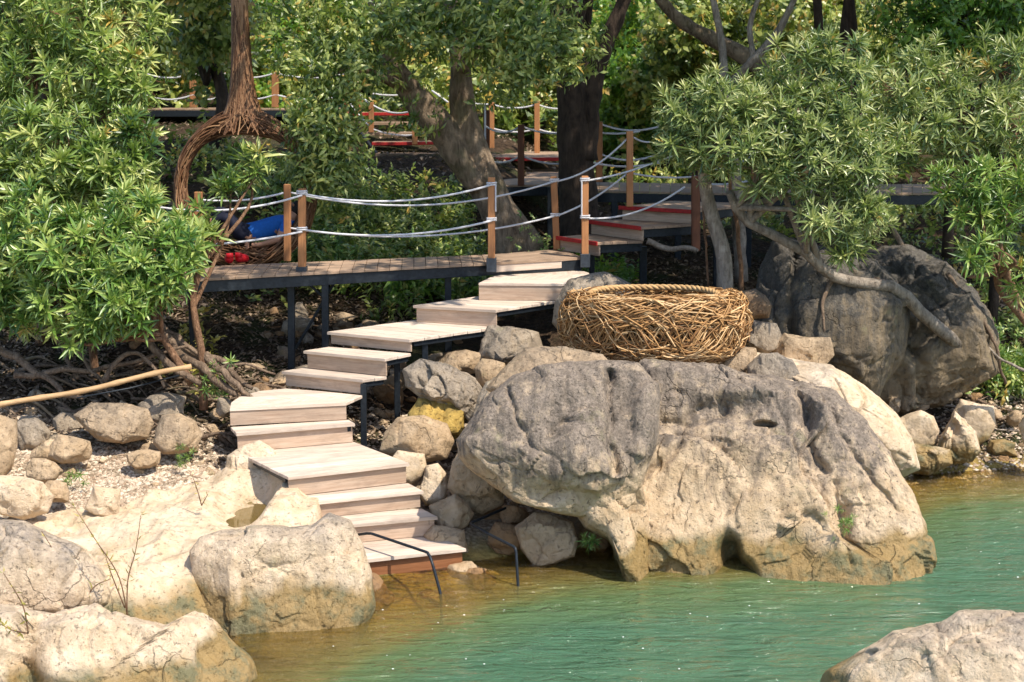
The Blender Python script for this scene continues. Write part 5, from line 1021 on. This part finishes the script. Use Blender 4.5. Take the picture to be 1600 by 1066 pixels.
root('thin liana hanging beside the mottled trunk', [(1098, 280, 15.2), (1100, 350, 15.2), (1107, 450, 15.2)], .012, .012, 'stem')
root('thin straight sapling stem right of the mottled trunk', [(1158, 460, 15.4), (1155, 380, 15.4), (1143, 300, 15.4), (1140, 270, 15.4)], .028, .014, 'stem', name='sapling')
root('gnarled brown root snaking along the top of the left bank', [(60, 500, 14.6), (120, 520, 14.5), (190, 505, 14.4), (250, 520, 14.3), (320, 560, 14.1)], 0.05, 0.02)
root('brown root dropping steeply at the left edge of the bank', [(0, 470, 14.8), (50, 495, 14.6), (95, 545, 14.3), (120, 590, 14.0)], 0.04, 0.02)
root('grey root parallel to the bamboo pole just above it', [(20, 590, 13.9), (90, 580, 13.9), (160, 575, 13.9), (230, 560, 13.9), (290, 545, 14.0)], 0.035, 0.015)
root('arched root looping above the pebbles left of the sapling', [(160, 600, 13.7), (185, 560, 13.8), (215, 550, 13.8), (240, 575, 13.7), (255, 605, 13.6)], 0.028, 0.014)
root('thick pale-brown root leaning from the sapling towards the landing', [(318, 560, 14.0), (345, 580, 13.9), (375, 600, 13.8), (395, 625, 13.75)], 0.05, 0.02)
root('thin root fanning out right of the sapling foot', [(325, 590, 13.9), (350, 572, 13.95), (385, 570, 14.1), (430, 585, 14.2)], 0.02, 0.01)
root('mossy root low on the left edge of the bank', [(-20, 540, 14.2), (30, 560, 14.1), (80, 600, 13.8), (130, 620, 13.6)], 0.05, 0.02)
r = np.random.default_rng(77)
for i in range(120):
    u, v = r.uniform(-20, 400), r.uniform(480, 618); y = np.interp(v, [500, 620], [15.0, 13.6]); L = r.uniform(50, 130); a = r.normal(.35, .35); P0 = PY(u, v, y); x0, y0 = P0[0], y; z0 = gz(x0, y0) + .03; pts = []
    for k in np.linspace(0, 1, 5):
        x_ = x0 + k * L / F * y * math.cos(a); y_ = y0 - k * .3 * math.sin(a) ; pts.append(np.array([x_, y_, gz(x_, y_) + .04 + .09 * math.sin(k * 3 + i)]))
    b = pts[0]; P = spline([p - b for p in pts], 12); mb = MB(); mb.tube(P, np.linspace(r.uniform(.01, .03), .006, 12), 5); ob('root', mb.build('root', M['root'] if i % 3 else M['bark']), None, b, label=('thin grey-brown root on the shaded left bank, ' if i % 3 else 'mottled root on the shaded left bank, ') + ('at the left edge of the picture' if u < 90 else 'under the leafy shrubs' if u < 220 else 'around the sapling foot' if u < 330 else 'near the walkway legs'), category='root', group='roots tangled on the left bank')
for i in range(30):
    x0, y0 = r.uniform(4.4, 6.8), r.uniform(15.7, 17.6); L = r.uniform(.3, .9); a = r.uniform(-.5, .8); pts = [np.array([x0 + k * L * math.cos(a), y0 + k * L * math.sin(a), gz(x0 + k * L * math.cos(a), y0 + k * L * math.sin(a)) + .05 + .04 * math.sin(4 * k + i)]) for k in np.linspace(0, 1, 5)]
    b = pts[0]; mb = MB(); mb.tube(spline([p - b for p in pts], 12), np.linspace(r.uniform(.008, .025), .005, 12), 5); ob('dead_branch', mb.build('dead_branch', M['root'] if i % 2 else M['bark_p']), None, b, label=('brown dry branch' if i % 2 else 'pale dry branch') + ' in the drift on the right shore ' + ('close to the cliff boulder' if x0 < 5.4 else 'near the right edge'), category='branch', group='dry branches on the right shore')
root('crooked root draped over the top of the cliff boulder', [(1290, 432, 15.2), (1340, 440, 15.2), (1400, 450, 15.4), (1440, 490, 15.6), (1500, 540, 15.9), (1540, 580, 16)], .06, .03)
root('second root hugging the cliff boulder just below the crooked one', [(1300, 440, 15.1), (1285, 470, 15.0), (1290, 520, 14.9)], .03, .012)
root('grey root running down the right end of the cliff boulder', [(1480, 430, 16.0), (1520, 480, 15.9), (1555, 540, 15.8), (1570, 600, 15.8)], .03, .015)
# --- dry twigs and small plants in the foreground
def sprig(label, stems, mat, r0=.006, n=14, L=.07, name='dry_plant', seed=0, W=.008):
    r = np.random.default_rng(seed); base = PY(*stems[0][0]); o = thing(name, label, 'plant', tuple(base)); st = MB()
    for s in stems:
        P = spline([PY(*p) - base for p in s], 14); st.tube(P, np.linspace(r0, r0 * .4, 14), 5)
        for k in range(n):
            i = int(r.integers(3, 14)); V, Fa = leaf4(L * r.uniform(.6, 1.2), W); d = r.normal(size=(1, 3)) + (P[min(i, 12) + 1] - P[min(i, 12)])[None] * 14; Fr = frames(d, r)[0]; V = V[:, [1, 2, 0]] @ Fr.T
            ob('leaf', mesh('leaf', V + P[i], Fa, mat, False, {'tint': np.full(4, r.random())}), o)
    ob('stem', st.build('stem', M['stem']), o); return o
sprig('tall reddish dry twig plant with sparse thin leaves in front of the bedrock', [[(200, 965, 9.9), (185, 900, 9.9), (150, 845, 9.9), (118, 795, 9.95)], [(198, 960, 9.9), (200, 905, 9.9), (212, 860, 9.9), (220, 805, 9.9)], [(195, 950, 9.9), (175, 900, 9.9), (165, 870, 9.9)]], M['leaf_y'], seed=1, n=26)
sprig('bare dark twig left of the reddish one', [[(134, 945, 10), (105, 895, 10), (65, 830, 10)], [(130, 938, 10), (150, 915, 10), (172, 905, 10)]], M['leaf_y'], seed=2, n=10)
sprig('yellow-tipped twig curving at the bottom left corner', [[(44, 990, 8.6), (35, 945, 8.6), (5, 895, 8.6)], [(44, 990, 8.6), (20, 985, 8.6), (0, 975, 8.6)]], M['leaf_y'], seed=3, n=16, L=.06, W=.014)
sprig('tiny grass-like plant on the pale shelf', [[(315, 790, 11.8), (308, 765, 11.8), (300, 742, 11.8)], [(315, 790, 11.8), (325, 772, 11.8)]], M['leaf_y'], seed=4, n=8, L=.06)
def tuft(label, u, v, y, n, size, mat, seed, tpl=ROSG, w_=.05):
    r = np.random.default_rng(seed); b = PY(u, v, y); o = thing('small_plant', label, 'plant', tuple(b)); P = r.normal(0, w_, (n, 3)) * [1, .5, 1]; Fr = frames(r.normal(0, .5, (n, 3)) + [0, -.6, .6], r); ms = [mesh('leaf_rosette', *k[:2], mat, False, {'tint': k[2]}) for k in tpl[:3]]
    for i in range(n): q = ob('leaf_rosette', ms[i % 3], o); q.matrix_local = Matrix.Translation(P[i]) @ Matrix(Fr[i].tolist()).to_4x4() @ Matrix.Scale(float(r.uniform(size * .6, size)), 4)
    return o
tuft('small fern-like plant growing in the gap at the foot of the huge boulder', 925, 850, 11.75, 6, .55, M['leaf_g'], 1); tuft('green tuft on the right flank of the huge boulder near the water', 1322, 822, 11.55, 14, .32, M['leaf_g'], 2, w_=.07)
tuft('little green plant under the walkway left of the upper treads', 660, 455, 16.6, 10, .7, M['leaf_g'], 3, w_=.14); tuft('grass tuft on the gravel by the wedge-shaped rock', 285, 712, 12.9, 10, .35, M['leaf_g'], 4); tuft('thin grass blades at the foot of the left cobbles', 118, 745, 12.4, 6, .45, M['leaf_g'], 5)
tuft('weedy tuft at the foot of the left sapling', 335, 600, 13.9, 12, .6, M['leaf_g'], 6, w_=.12); tuft('leafy tuft beside the short red-nosed flight', 850, 380, 17.6, 26, .8, M['leaf_g'], 7, SPN, w_=.25); tuft('small bush between the cliff boulder and the right shrub', 1560, 500, 16.5, 30, .9, M['leaf_g'], 8, SPN, w_=.4)
